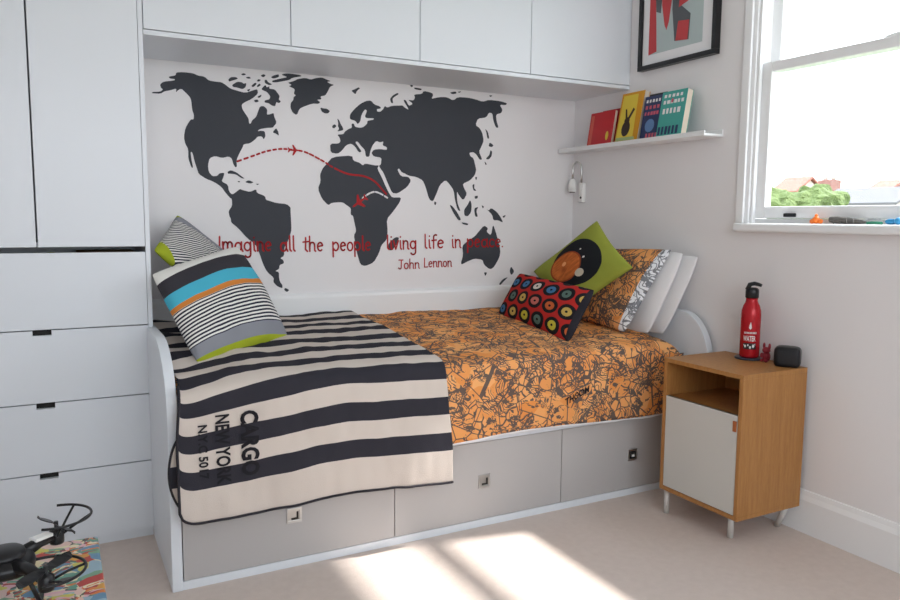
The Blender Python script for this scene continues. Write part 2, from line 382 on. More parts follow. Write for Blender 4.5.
link('finger_lift', bm, 'blackm', lo, bevel=.003).__setitem__('label', 'dark metal finger lift')
bm = bmesh.new(); ellipsoid(bm, (2.197, -1.70, 1.768), (.014, .085, .014)); box(bm, 2.188, 2.206, -1.75, -1.65, 1.764, 1.774)
link('sash_lock', bm, 'gloss', lo, bevel=.002)
# skirting on the right wall, ledge behind the bed
bm = bmesh.new(); prism(bm, [(W, 0), (W-.018, 0), (W-.018, .125), (W-.010, .142), (W-.006, .158), (W, .160)], 'y', RY, -.95); fixn(bm)
struct(link('baseboard_right', bm, 'gloss'))
bm = bmesh.new(); prism(bm, [(0, .60), (-.024, .60), (-.024, .800), (-.020, .812), (-.008, .82), (0, .82)], 'x', .0, 2.15); fixn(bm)
struct(link('trim_1', bm, 'gloss'))
# ================================================================= WARDROBE AND OVERHEAD CUPBOARDS
wr = tag(empty('wardrobe', (-.333, -.2, 0)), 'tall white wardrobe with two doors above four drawers, left of the bed', 'wardrobe')
bm = bmesh.new()
box(bm, -.668, -.652, -.417, -.002, 0, 2.40); box(bm, -.008, .007, -.417, -.002, 0, 2.40)
box(bm, -.652, -.008, -.012, -.002, 0, 2.40); box(bm, -.652, -.008, -.395, -.012, 1.05, 1.066); box(bm, -.652, -.014, -.417, -.012, 2.38, 2.40)
box(bm, -.652, -.014, -.405, -.39, 0, .034)
link('carcass', bm, 'unit', wr)
link('door', bx(-.3365, -.0095, -.417, -.399, 1.050, 2.377), 'unit', wr, bevel=.0015)
link('door', bx(-.6505, -.3415, -.417, -.399, 1.050, 2.377), 'unit', wr, bevel=.0015)
for z0, z1, notch in ((.777, 1.031, 0), (.529, .773, 1), (.286, .525, 1), (.036, .282, 1)):
    c = -.338; h = .017
    pts = [(-.6505, z0), (-.0095, z0), (-.0095, z1)]
    if notch: pts += [(c+.028, z1), (c+.028, z1-h), (c-.028, z1-h), (c-.028, z1)]
    pts += [(-.6505, z1)]
    bm = bmesh.new(); prism(bm, pts, 'y', -.399, -.417); fixn(bm)
    dr = link('drawer', bm, 'unit', wr)
    bm = bmesh.new(); box(bm, -.64, -.63, -.398, -.05, z0+.01, z1-.05); box(bm, -.036, -.026, -.398, -.05, z0+.01, z1-.05); box(bm, -.64, -.026, -.398, -.05, z0+.01, z0+.02); box(bm, -.64, -.026, -.06, -.05, z0+.01, z1-.05)
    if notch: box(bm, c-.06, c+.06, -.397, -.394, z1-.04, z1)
    link('drawer_box', bm, 'dark' if notch else 'unit', dr)  # behind notches the box and plate are coloured dark, painting in the inner shade
tag(link('storage_box', bx(-.22, -.03, -.36, -.12, .80, 1.028), 'wood', bevel=.002), 'brown box just visible through the open slot above the top wardrobe drawer', 'box')
bm = bmesh.new(); ellipsoid(bm, (-.30, -.30, .95), (.05, .07, .08))
tag(link('folded_cloth', bm, plain('lime_cloth', LIME, .9)), 'small patch of lime cloth inside the slot above the top wardrobe drawer', 'cloth')
cu = tag(empty('overhead_cupboard', (1.075, -.2, 1.769)), 'long white overhead cupboard with flat doors spanning the alcove above the bed', 'cupboard')
bm = bmesh.new()
box(bm, .009, 2.149, -.417, -.002, 1.769, 1.785); box(bm, .009, 2.149, -.395, -.002, 2.38, 2.40); box(bm, .009, .017, -.395, -.002, 1.785, 2.38)
box(bm, 2.133, 2.149, -.395, -.002, 1.785, 2.38); box(bm, .009, 2.149, -.012, -.002, 1.785, 2.38)
for x in (.52, 1.05, 1.587): box(bm, x-.008, x+.008, -.395, -.012, 1.785, 2.38)
link('carcass', bm, 'unit', cu)
for a, b in ((.010, .5185), (.5215, 1.0485), (1.0515, 1.5855), (1.5885, 2.148)):
    link('door', bx(a, b, -.417, -.399, 1.788, 2.377), 'unit', cu, bevel=.0015)
# ================================================================= BED
bed = tag(empty('bed', (1.05, -.45, 0)), 'white single bed built into the alcove with rounded end panels and three grey drawers', 'bed')
def end_panel(x0, x1, yf, ztop, zc, ra=.27):
    yb = -.418 if x0 < 1 else -.03
    pts = [(yb, 0), (yf, 0), (yf, zc)]
    for k in range(1, 15):
        a = k/14*math.pi/2; pts.append((yf+ra*(1-math.cos(a)), zc+(ztop-zc)*math.sin(a)))
    pts += [(yb, ztop)]
    bm = bmesh.new(); prism(bm, pts, 'x', x0, x1)
    if x0 < 1: box(bm, .009, x1, yb, -.03, 0, ztop)
    fixn(bm)
    return link('end_panel', bm, 'unit', bed, bevel=.003)
end_panel(-.014, .018, -.89, .765, .54)
end_panel(2.098, 2.132, -1.015, .770, .56, .17)
link('plinth', bx(.018, 2.095, -.886, -.86, 0, .028), 'unit', bed, bevel=.001)
bm = bmesh.new(); box(bm, .018, 2.095, -.886, -.86, .330, .352); box(bm, .018, 2.095, -.86, -.03, .335, .352); link('rail', bm, 'unit', bed, bevel=.001)
for a, b, hx, hz, lab in ((.021, .7315, .371, .178, 1), (.7345, 1.4535, 1.098, .177, 1), (1.4565, 2.093, 1.822, .174, 0)):
    dr = link('drawer', bx(a, b, -.886, -.868, .030, .3285), 'grey', bed, bevel=.001)
    bm = bmesh.new(); box(bm, a+.01, a+.02, -.868, -.1, .04, .25); box(bm, b-.02, b-.01, -.868, -.1, .04, .25); box(bm, a+.01, b-.01, -.868, -.1, .035, .045); box(bm, a+.01, b-.01, -.11, -.1, .04, .25)
    link('drawer_box', bm, 'unit', dr)
    s = .025; bm = bmesh.new(); y0, y1 = -.890, -.886
    box(bm, hx-s, hx+s, y0, y1, hz+s-.008, hz+s); box(bm, hx-s, hx+s, y0, y1, hz-s, hz-s+.008)
    box(bm, hx-s, hx-s+.008, y0, y1, hz-s+.008, hz+s-.008); box(bm, hx+s-.008, hx+s, y0, y1, hz-s+.008, hz+s-.008)
    if lab: box(bm, hx-s+.008, hx+s-.008, y0+.0028, y1, hz-s+.008, hz+s-.008)
    h = link('handle', bm, 'steel' if lab else 'steel', dr, bevel=.0008); h['label'] = 'square chrome flush handle'
    bm = bmesh.new()
    if lab: box(bm, hx-.010, hx+.014, y0, y0+.002, hz-.014, hz-.008); box(bm, hx+.008, hx+.014, y0, y0+.002, hz-.008, hz+.012)
    else: box(bm, hx-s+.008, hx+s-.008, -.8868, -.886, hz-s+.008, hz+s-.008)
    rc_ = link('recess', bm, 'dark', h)
    if not lab: reparent(link('lever', bx(hx-.004, hx+.008, -.890, -.887, hz-.008, hz+.002), 'white_plastic'), dr)
tag(link('mattress', bx(.03, 2.075, -.872, -.05, .353, .60), 'sheet', bevel=.03, seg=4), 'white mattress under the orange printed duvet on the bed', 'mattress')
# ---- path of the bedding, front hem upwards and back over the bed
def smooth_path(p, it=3):
    for _ in range(it):
        q = [p[0]]
        for a, b in zip(p, p[1:]): q += [(a[0]*.75+b[0]*.25, a[1]*.75+b[1]*.25), (a[0]*.25+b[0]*.75, a[1]*.25+b[1]*.75)]
        q.append(p[-1]); p = q
    return p
class Path:
    def __init__(s, p):
        s.p = smooth_path(p); s.l = [0]
        for a, b in zip(s.p, s.p[1:]): s.l.append(s.l[-1]+math.dist(a, b))
        s.L = s.l[-1]
    def at(s, t):
        if t <= 0: return (s.p[0][0], s.p[0][1]+t)
        for i in range(len(s.l)-1):
            if t <= s.l[i+1] or i == len(s.l)-2:
                f = (t-s.l[i])/(s.l[i+1]-s.l[i]); a, b = s.p[i], s.p[i+1]
                return (a[0]+(b[0]-a[0])*f, a[1]+(b[1]-a[1])*f)
PB = Path([(-.912, .348), (-.914, .50), (-.912, .605), (-.895, .640), (-.80, .655), (-.5, .685), (-.2, .705), (-.026, .716)])
def smst(a, b, x): x = max(0, min(1, (x-a)/(b-a))); return x*x*(3-2*x)
def disp(x, s):
    """outward swell of the bedding, s metres behind (+) or below (-) the front edge"""
    return .008*noise.noise(Vector((x*3.1, s*3.0, 1.2))) + .005*noise.noise(Vector((x*9, s*7, 5.2))) + .003*noise.noise(Vector((x*24, s*11, 3.2)))
def sag(x, s): return .032*max(0, 1-x/.24)**2*smst(-.12, .02, s)*(1-smst(.1, .5, s))
def on_path(path, x, t, off):
    y, z = path.at(t); y1, z1 = path.at(t-.02); y2, z2 = path.at(t+.02); d = math.hypot(y2-y1, z2-z1) or 1
    return y - (z2-z1)/d*off, z + (y2-y1)/d*off
def bed_fn(u, v):
    x = .022 + 2.045*u; t = v*PB.L; s = t-.30
    y, z = on_path(PB, x, t, disp(x, s)); z -= sag(x, s)
    if t < .02: z += .008*math.sin(x*6.0) - .004*x + .008
    e = max(0, (x-1.99)/.077)
    if t > .25: z -= .055*e*e
    y += .02*e*e*max(0, 1-t/.28)
    return (x, y, z)
duv = tag(surf('duvet', bed_fn, 180, 90, 'bedding', None, .016, lambda u, v: (2.045*u, PB.L*v)), 'orange duvet covered in a black comic-book print, spread over the bed', 'duvet')
def hem_fn(u, v):
    x = .022+2.05*u; p = bed_fn(u, 0)
    return (x, p[1]+.004, p[2]-.011*v - .002*math.sin(x*31) + .003)
hm = surf('sheet_hem', hem_fn, 120, 1, 'sheet', None, .003); reparent(hm, duv); hm['label'] = 'white hem showing under the orange print'
bm = bmesh.new(); w_ = text_w('THOOM', 1.0, .03)
text_bm(bm, 'THOOM', lambda a, b, c: (lambda q: (q[0], q[1]-.0015, q[2]))(bed_fn((1.445+a*.115/w_-.022)/2.045, (.085+b*.026/.7+a*.012)/PB.L)), 1.0, .03)
link('printed_word', bm, 'ink', duv)['label'] = 'bold printed comic word on the front of the duvet'
# ---- striped blanket
PL = Path([(-.926, .20), (-.927, .50), (-.925, .612), (-.905, .652), (-.80, .668), (-.5, .698), (-.2, .718), (-.03, .732)])
HEM = [(.0, .245), (.04, .235), (.10, .231), (.22, .228), (.36, .231), (.465, .240), (.56, .241), (.70, .232), (.77, .228), (.95, .217)]
def hem_z(x):
    for (a, za), (b, zb) in zip(HEM, HEM[1:]):
        if x <= b: f = max(0, (x-a)/(b-a)); f = f*f*(3-2*f); return za+(zb-za)*f
    return HEM[-1][1]
def bl_pt(x, t, off=0.0):
    """x across the bed, t metres along the cloth from the level z = .22 upwards"""
    ta = t+.02; s = ta-.452; left = max(0, 1-x/.35)
    w = .0035*(1+noise.noise(Vector((x*4.0, t*2.2, 8.0)))) + .002*(1+noise.noise(Vector((x*13, t*9, 3.0)))) + .010*left*(1+math.sin(t*27+x*5))*smst(.0, .12, s)
    w += (.005*(1+math.sin(x*15+1.0)) + .006*left*(1+math.sin(t*12)))*(1-smst(.02, .3, t))
    y, z = on_path(PL, x, ta, disp(x, s) + w + off)
    return Vector((x, y, z - sag(x, s)*.96))
TB = PL.L - .02
def left_edge(t): return .026 - .020*(1-smst(.22, .55, t))
def right_edge(t): return .936 - .022*max(0, min(1, (t-.12)/.24)) - .022*max(0, min(1, (t-.40)/.8))
def bl_fn(u, v):
    x0 = .026; x1 = right_edge(0)
    x = x0 + (x1-x0)*u; t0 = hem_z(x) - .22
    cr_ = .0
    if u < .055: x = .02 + u; cr_ = .035*(1-math.sqrt(max(0, 1-((.075-x)/.055)**2))) if x > .02 else .035
    t = lerp(t0+cr_, TB, v)
    x0 = left_edge(t); x = x0 + (right_edge(t)-x0)*u
    return tuple(bl_pt(x, t))
bl = tag(surf('blanket', bl_fn, 150, 150, 'blanket', None, .005, lambda u, v: (.026+.91*u, v*TB + .065*max(0, 1-u/.6)**2*min(1.25, v*TB/.36))), 'cream and charcoal striped blanket draped over the left half of the bed', 'blanket')
bm = bmesh.new()
pts = [Vector(bl_fn(0, k/60)) for k in range(20, 0, -1)] + [Vector(bl_fn(k/120, 0)) for k in range(121)]
tube(bm, [p+Vector((0, -.001, 0)) for p in pts], .0042, 8)
b = link('binding', bm, 'pipe', bl); b['label'] = 'dark binding along the hem'
# back fold of the corner peeping out on the left
def fold_fn(u, v):
    a = math.sin(math.pi*min(1, v*1.02))
    x = .05 - u*(.030+.036*a**.7); z = lerp(.268, .50, v); y = -.910 + .004*math.sin(v*9)
    return (x, y, z)
fo = surf('folded_corner', fold_fn, 8, 24, 'blanket', None, .003, lambda u, v: (.1-.06*u, .05+.22*v)); reparent(fo, bl)
bm = bmesh.new(); tube(bm, [Vector(fold_fn(1, k/24)) for k in range(25)], .0042, 8); reparent(link('binding', bm, 'pipe'), fo)
# stencilled lettering on the blanket
def btext(s, x, z_top, length, cap, bold):
    bm = bmesh.new(); w = text_w(s, 1.0, bold)
    sx = length/w; sy = cap/.70
    def tf(a, b, c): return tuple(bl_pt(x + b*sy, (z_top-.22) - a*sx, .0035))
    text_bm(bm, s, tf, 1.0, bold)
    link('stencil_word', bm, 'ink', bl)['label'] = 'dark stencilled word running down the cloth'
btext('CARGO', .197, .560, .205, .050, .04)
btext('NEW YORK', .120, .556, .215, .040, .03)
btext('N.Y.C 5017', .068, .530, .165, .026, .03)
# ================================================================= CUSHIONS AND PILLOWS
def pillow(name, TL, TR, BR, BL, th, mat, back=None, pinch=.07, n=26, wr_=.010, seed=0, piping=None, rim=2, rc=.03, bf=1.0):
    TL, TR, BR, BL = map(Vector, (TL, TR, BR, BL)); c = (TL+TR+BR+BL)/4
    nrm = (TR-TL+BR-BL).cross(TL-BL+TR-BR).normalized()
    bm = bmesh.new(); uvl = bm.loops.layers.uv.new('UV')
    def P(u, v, s):
        a = u*2-1; b = v*2-1; k = rc*(a*a*b*b)**2
        a2 = a*(1-pinch*(1-b*b)-k); b2 = b*(1-pinch*(1-a*a)-k); uu_, vv = (a2+1)/2, (b2+1)/2
        p = (BL*(1-uu_)+BR*uu_)*(1-vv) + (TL*(1-uu_)+TR*uu_)*vv
        h = (max(0, (1-a*a)*(1-b*b)))**.42
        ns = noise.noise(Vector((u*3+seed, v*3, seed*1.7))) + .5*noise.noise(Vector((u*8+seed, v*8, 2)))
        return p + nrm*s*(bf if s < 0 else 1)*(th/2*h + wr_*ns*h)
    def q(i): return (1-math.cos(math.pi*i/n))/2
    top = [[bm.verts.new(P(q(i), q(j), 1)) for j in range(n+1)] for i in range(n+1)]
    bot = [[top[i][j] if i in (0, n) or j in (0, n) else bm.verts.new(P(q(i), q(j), -1)) for j in range(n+1)] for i in range(n+1)]
    for gi, g_ in enumerate((top, bot)):
        for i in range(n):
            for j in range(n):
                idx = [(i,j),(i+1,j),(i+1,j+1),(i,j+1)]
                if gi: idx = idx[::-1]
                f = bm.faces.new([g_[a][b] for a, b in idx]); f.smooth = True; f.material_index = (1 if gi or q(i) > rim else 0) if back else 0
                w_, h_ = (TR-TL).length, (TL-BL).length
                for lp, (a, b) in zip(f.loops, idx): lp[uvl].uv = (q(a)*(w_ if mat.startswith('bedding') else 1), q(b)*(h_ if mat.startswith('bedding') else 1))
    o = link(name, bm, [mat] + ([back] if back else []))
    if piping:
        bm = bmesh.new(); ed = [P(q(i), 0, 1) for i in range(n)] + [P(1, q(j), 1) for j in range(n)] + [P(q(n-i), 1, 1) for i in range(n)] + [P(0, q(n-j), 1) for j in range(n)]
        tube(bm, ed, .004, 8, True); link('piping', bm, piping, o)
    return o
tag(pillow('cushion', (-.002, -.475, .958), (.340, -.26, 1.045), (.492, -.44, .688), (.110, -.690, .668), .16, 'cush1', seed=3, pinch=.02, wr_=.014, bf=.5),
    'plump cushion with turquoise, orange and dark bands, in front at the left of the bed', 'cushion', 'banded cushions')
tag(pillow('cushion', (.022, -.345, 1.035), (.147, -.055, 1.165), (.50, -.055, .842), (.37, -.34, .745), .10, 'cush2', seed=5, pinch=.03),
    'finely striped grey cushion with lime corners, standing behind the turquoise-banded one', 'cushion', 'banded cushions')
tag(pillow('cushion', (1.69, -.20, .898), (1.72, -.74, .862), (1.56, -.775, .650), (1.595, -.155, .690), .12, 'records', seed=7, pinch=.04),
    'red rectangular cushion printed with rows of vinyl records, front of the pillow pile', 'cushion')
tag(pillow('cushion', (1.80, -.15, .898), (1.935, -.475, 1.157), (1.885, -.79, .955), (1.755, -.48, .70), .11, 'eclipse', seed=9, pinch=.09, bf=.5),
    'lime green cushion with an orange planet on a black disc, standing on its corner', 'cushion')
tag(pillow('pillow', (2.02, -.15, 1.01), (2.05, -.845, 1.035), (1.885, -.745, .665), (1.88, -.10, .70), .13, 'bedding', 'bedding_rev', seed=11, pinch=.03, rim=.93, bf=.3),
    'pillow in the same orange comic print as the duvet, white printed reverse showing', 'pillow')
tag(pillow('pillow', (2.065, -.18, 1.00), (2.080, -.888, 1.025), (1.985, -.785, .655), (1.975, -.16, .68), .09, 'sheet', seed=13, pinch=0, rc=.045, bf=.3),
    'plain white pillow directly behind the orange printed pillow', 'pillow', 'plain white pillows')
tag(pillow('pillow', (2.105, -.20, .995), (2.116, -.938, 1.010), (2.045, -.815, .655), (2.04, -.18, .67), .07, 'sheet', seed=17, pinch=0, rc=.045, bf=.3),
    'plain white pillow nearest the right wall, last of the leaning stack', 'pillow', 'plain white pillows')
# ================================================================= WALL MAP AND LETTERING
MAP=[
[(0.078,1.642),(0.11,1.646),(0.12,1.656),(0.112,1.661),(0.109,1.674),(0.122,1.686),(0.164,1.694),(0.166,1.7),(0.147,1.7),(0.141,1.707),(0.169,1.714),(0.171,1.726),(0.199,1.73),(0.237,1.729),(0.254,1.722),(0.28,1.72),(0.297,1.706),(0.323,1.704),(0.346,1.704),(0.36,1.697),(0.381,1.682),(0.405,1.676),(0.443,1.669),(0.477,1.683),(0.493,1.689),(0.496,1.671),(0.47,1.647),(0.44,1.631),(0.427,1.621),(0.428,1.605),(0.439,1.587),(0.454,1.566),(0.456,1.544),(0.463,1.545),(0.469,1.559),(0.486,1.574),(0.494,1.596),(0.503,1.619),(0.52,1.621),(0.534,1.608),(0.531,1.587),(0.542,1.588),(0.561,1.596),(0.562,1.582),(0.573,1.556),(0.558,1.537),(0.555,1.534),(0.527,1.531),(0.499,1.524),(0.49,1.515),(0.504,1.518),(0.521,1.517),(0.524,1.497),(0.516,1.482),(0.509,1.495),(0.49,1.493),(0.481,1.481),(0.458,1.463),(0.431,1.458),(0.427,1.445),(0.413,1.42),(0.4,1.391),(0.402,1.364),(0.395,1.361),(0.387,1.374),(0.382,1.396),(0.369,1.405),(0.342,1.397),(0.315,1.404),(0.292,1.395),(0.284,1.365),(0.287,1.338),(0.301,1.321),(0.321,1.323),(0.329,1.334),(0.35,1.337),(0.345,1.318),(0.337,1.301),(0.363,1.288),(0.366,1.261),(0.387,1.239),(0.381,1.231),(0.373,1.231),(0.352,1.255),(0.336,1.279),(0.307,1.298),(0.275,1.31),(0.247,1.328),(0.24,1.352),(0.232,1.379),(0.225,1.413),(0.217,1.418),(0.22,1.384),(0.226,1.353),(0.219,1.353),(0.208,1.389),(0.209,1.426),(0.198,1.447),(0.193,1.473),(0.2,1.51),(0.216,1.538),(0.223,1.546),(0.233,1.546),(0.235,1.564),(0.228,1.586),(0.226,1.621),(0.221,1.634),(0.211,1.645),(0.201,1.654),(0.19,1.664),(0.179,1.66),(0.167,1.647),(0.171,1.664),(0.146,1.654),(0.125,1.649),(0.11,1.638),(0.078,1.637)],
[(0.374,1.717),(0.385,1.728),(0.406,1.73),(0.415,1.724),(0.387,1.713),(0.378,1.709)],
[(0.389,1.697),(0.411,1.712),(0.43,1.711),(0.436,1.706),(0.448,1.71),(0.445,1.693),(0.432,1.683),(0.411,1.688),(0.393,1.689)],
[(0.426,1.743),(0.437,1.749),(0.449,1.745),(0.436,1.739)],
[(0.445,1.733),(0.461,1.737),(0.468,1.73),(0.454,1.728)],
[(0.507,1.745),(0.52,1.753),(0.53,1.749),(0.52,1.739)],
[(0.551,1.743),(0.562,1.751),(0.585,1.759),(0.586,1.747),(0.562,1.738)],
[(0.553,1.728),(0.585,1.739),(0.625,1.75),(0.594,1.758),(0.62,1.766),(0.672,1.765),(0.688,1.76),(0.643,1.749),(0.631,1.739),(0.584,1.726),(0.562,1.722)],
[(0.467,1.699),(0.484,1.715),(0.492,1.711),(0.477,1.695)],
[(0.491,1.701),(0.502,1.713),(0.509,1.707),(0.494,1.696)],
[(0.497,1.73),(0.509,1.729),(0.502,1.72),(0.491,1.721)],
[(0.524,1.729),(0.533,1.731),(0.539,1.721),(0.557,1.714),(0.544,1.709),(0.526,1.716)],
[(0.509,1.69),(0.527,1.71),(0.533,1.699),(0.545,1.706),(0.543,1.695),(0.567,1.694),(0.579,1.68),(0.588,1.667),(0.583,1.654),(0.593,1.645),(0.583,1.638),(0.573,1.643),(0.567,1.623),(0.551,1.627),(0.54,1.635),(0.523,1.636),(0.523,1.645),(0.544,1.651),(0.548,1.664),(0.533,1.681),(0.52,1.685)],
[(0.449,1.682),(0.465,1.688),(0.457,1.675)],
[(0.477,1.642),(0.493,1.647),(0.499,1.638),(0.484,1.633)],
[(0.493,1.658),(0.511,1.669),(0.507,1.657),(0.497,1.653)],
[(0.554,1.514),(0.57,1.534),(0.579,1.519),(0.582,1.501),(0.569,1.51)],
[(0.624,1.727),(0.636,1.731),(0.654,1.738),(0.666,1.746),(0.701,1.754),(0.725,1.749),(0.749,1.758),(0.776,1.763),(0.797,1.756),(0.817,1.751),(0.797,1.746),(0.815,1.739),(0.831,1.736),(0.812,1.727),(0.803,1.708),(0.79,1.687),(0.767,1.682),(0.773,1.669),(0.751,1.666),(0.767,1.657),(0.76,1.649),(0.73,1.648),(0.688,1.63),(0.673,1.621),(0.661,1.593),(0.643,1.603),(0.634,1.623),(0.635,1.643),(0.647,1.657),(0.648,1.669),(0.659,1.677),(0.649,1.683),(0.655,1.703),(0.627,1.713),(0.642,1.719)],
[(0.766,1.634),(0.781,1.631),(0.796,1.631),(0.811,1.622),(0.802,1.611),(0.787,1.61),(0.773,1.617)],
[(0.362,1.341),(0.376,1.349),(0.4,1.34),(0.418,1.326),(0.434,1.315),(0.419,1.317),(0.397,1.332),(0.373,1.334),(0.365,1.333)],
[(0.433,1.301),(0.449,1.31),(0.471,1.301),(0.455,1.295)],
[(0.401,1.304),(0.414,1.305),(0.41,1.298)],
[(0.477,1.295),(0.493,1.296),(0.488,1.29)],
[(0.356,1.256),(0.367,1.248),(0.378,1.229),(0.378,1.2),(0.363,1.179),(0.366,1.158),(0.372,1.146),(0.372,1.132),(0.401,1.108),(0.437,1.066),(0.471,1.04),(0.487,1.006),(0.503,0.954),(0.52,0.919),(0.55,0.892),(0.546,0.875),(0.562,0.856),(0.586,0.845),(0.586,0.86),(0.576,0.874),(0.572,0.891),(0.572,0.917),(0.555,0.922),(0.573,0.931),(0.575,0.948),(0.595,0.955),(0.592,0.969),(0.578,0.978),(0.596,0.987),(0.596,1.022),(0.61,1.043),(0.624,1.078),(0.63,1.1),(0.629,1.143),(0.627,1.187),(0.628,1.197),(0.612,1.212),(0.564,1.216),(0.538,1.224),(0.521,1.228),(0.517,1.245),(0.483,1.257),(0.48,1.273),(0.454,1.26),(0.421,1.268),(0.412,1.272),(0.396,1.259),(0.383,1.249),(0.369,1.252)],
[(0.593,0.838),(0.598,0.848),(0.617,0.837),(0.606,0.828)],
[(0.81,1.481),(0.85,1.483),(0.859,1.494),(0.854,1.511),(0.843,1.522),(0.872,1.525),(0.88,1.538),(0.897,1.55),(0.913,1.556),(0.911,1.574),(0.922,1.575),(0.927,1.561),(0.952,1.558),(0.969,1.563),(0.987,1.58),(0.986,1.591),(1.018,1.599),(1.018,1.605),(0.982,1.603),(0.975,1.61),(0.986,1.637),(0.974,1.642),(0.958,1.615),(0.953,1.587),(0.94,1.573),(0.93,1.588),(0.903,1.593),(0.904,1.614),(0.925,1.639),(0.953,1.664),(0.981,1.679),(1.004,1.683),(1.021,1.666),(1.049,1.66),(1.054,1.651),(1.032,1.647),(1.035,1.636),(1.05,1.636),(1.065,1.649),(1.072,1.664),(1.084,1.657),(1.107,1.667),(1.154,1.672),(1.16,1.673),(1.177,1.661),(1.195,1.655),(1.164,1.698),(1.177,1.699),(1.193,1.672),(1.215,1.685),(1.187,1.701),(1.217,1.699),(1.225,1.714),(1.219,1.727),(1.261,1.733),(1.269,1.748),(1.314,1.742),(1.319,1.731),(1.308,1.714),(1.351,1.726),(1.392,1.729),(1.426,1.716),(1.451,1.734),(1.502,1.736),(1.546,1.732),(1.589,1.723),(1.625,1.735),(1.687,1.734),(1.73,1.727),(1.722,1.717),(1.686,1.717),(1.703,1.694),(1.697,1.677),(1.666,1.668),(1.669,1.639),(1.682,1.605),(1.667,1.604),(1.651,1.638),(1.646,1.672),(1.626,1.674),(1.61,1.649),(1.563,1.641),(1.55,1.609),(1.574,1.596),(1.589,1.574),(1.598,1.537),(1.584,1.506),(1.571,1.483),(1.591,1.445),(1.576,1.444),(1.558,1.468),(1.54,1.479),(1.517,1.475),(1.523,1.458),(1.541,1.45),(1.554,1.407),(1.557,1.393),(1.55,1.369),(1.524,1.342),(1.482,1.324),(1.491,1.302),(1.507,1.277),(1.486,1.243),(1.459,1.273),(1.45,1.289),(1.453,1.233),(1.473,1.189),(1.455,1.199),(1.441,1.244),(1.433,1.292),(1.411,1.319),(1.388,1.34),(1.357,1.315),(1.338,1.27),(1.32,1.234),(1.3,1.247),(1.282,1.302),(1.267,1.334),(1.233,1.349),(1.191,1.353),(1.152,1.376),(1.192,1.358),(1.158,1.367),(1.143,1.386),(1.135,1.378),(1.153,1.349),(1.192,1.348),(1.205,1.331),(1.186,1.301),(1.136,1.269),(1.109,1.271),(1.087,1.315),(1.065,1.364),(1.049,1.383),(1.043,1.394),(1.053,1.399),(1.056,1.431),(1.018,1.434),(1.006,1.449),(1.018,1.465),(1.049,1.469),(1.083,1.466),(1.082,1.48),(1.061,1.486),(1.066,1.505),(1.049,1.499),(1.03,1.505),(1.012,1.485),(1.0,1.457),(0.996,1.432),(0.979,1.431),(0.975,1.461),(0.957,1.477),(0.939,1.498),(0.927,1.494),(0.945,1.471),(0.959,1.453),(0.945,1.449),(0.927,1.475),(0.909,1.486),(0.886,1.479),(0.862,1.45),(0.844,1.438),(0.812,1.442)],
[(0.796,1.395),(0.821,1.423),(0.913,1.434),(0.918,1.411),(0.949,1.403),(0.964,1.391),(0.975,1.401),(1.023,1.394),(1.043,1.395),(1.034,1.38),(1.058,1.339),(1.076,1.3),(1.096,1.265),(1.109,1.25),(1.155,1.252),(1.147,1.229),(1.114,1.186),(1.081,1.15),(1.086,1.095),(1.081,1.055),(1.054,1.03),(1.043,0.995),(1.016,0.95),(0.973,0.934),(0.95,0.942),(0.936,0.987),(0.926,1.036),(0.919,1.076),(0.931,1.095),(0.921,1.139),(0.916,1.164),(0.904,1.169),(0.906,1.198),(0.885,1.212),(0.865,1.225),(0.814,1.221),(0.799,1.209),(0.769,1.239),(0.752,1.281),(0.765,1.315),(0.762,1.343),(0.775,1.372)],
[(1.085,1.007),(1.092,1.04),(1.125,1.067),(1.144,1.065),(1.136,1.039),(1.109,1.004)],
[(0.844,1.593),(0.853,1.585),(0.86,1.568),(0.868,1.558),(0.873,1.543),(0.842,1.535),(0.853,1.547),(0.847,1.559),(0.849,1.572)],
[(0.82,1.558),(0.831,1.567),(0.841,1.559),(0.831,1.549),(0.822,1.549)],
[(0.911,1.719),(0.926,1.725),(0.945,1.736),(0.953,1.732),(0.937,1.719),(0.931,1.704),(0.92,1.711)],
[(1.098,1.698),(1.113,1.715),(1.136,1.728),(1.142,1.722),(1.118,1.707),(1.11,1.698),(1.114,1.678),(1.103,1.681)],
[(1.199,1.77),(1.214,1.769),(1.21,1.759),(1.201,1.762)],
[(1.217,1.759),(1.259,1.757),(1.256,1.749),(1.225,1.751)],
[(1.407,1.752),(1.44,1.76),(1.444,1.75),(1.421,1.745)],
[(1.449,1.759),(1.471,1.763),(1.459,1.754)],
[(1.624,1.756),(1.644,1.759),(1.635,1.749)],
[(1.605,1.595),(1.62,1.583),(1.63,1.549),(1.619,1.548),(1.613,1.576)],
[(1.626,1.511),(1.632,1.531),(1.655,1.518),(1.646,1.508)],
[(1.61,1.449),(1.633,1.471),(1.637,1.494),(1.647,1.487),(1.644,1.464),(1.629,1.447)],
[(1.603,1.439),(1.618,1.423),(1.61,1.419)],
[(1.551,1.359),(1.563,1.36),(1.558,1.341)],
[(1.536,1.32),(1.549,1.326),(1.546,1.306),(1.561,1.291),(1.543,1.293)],
[(1.55,1.266),(1.569,1.269),(1.567,1.255),(1.552,1.253)],
[(1.329,1.237),(1.34,1.231),(1.335,1.218),(1.327,1.223)],
[(1.41,1.223),(1.426,1.216),(1.454,1.185),(1.476,1.149),(1.461,1.146),(1.434,1.18)],
[(1.491,1.198),(1.512,1.223),(1.525,1.248),(1.534,1.223),(1.531,1.187),(1.513,1.167),(1.494,1.17)],
[(1.475,1.138),(1.516,1.132),(1.513,1.123),(1.487,1.128)],
[(1.548,1.206),(1.573,1.215),(1.56,1.195),(1.57,1.164),(1.554,1.167)],
[(1.616,1.207),(1.632,1.196),(1.646,1.21),(1.68,1.19),(1.704,1.162),(1.718,1.136),(1.688,1.149),(1.66,1.148),(1.653,1.176)],
[(1.59,1.223),(1.605,1.216),(1.598,1.205)],
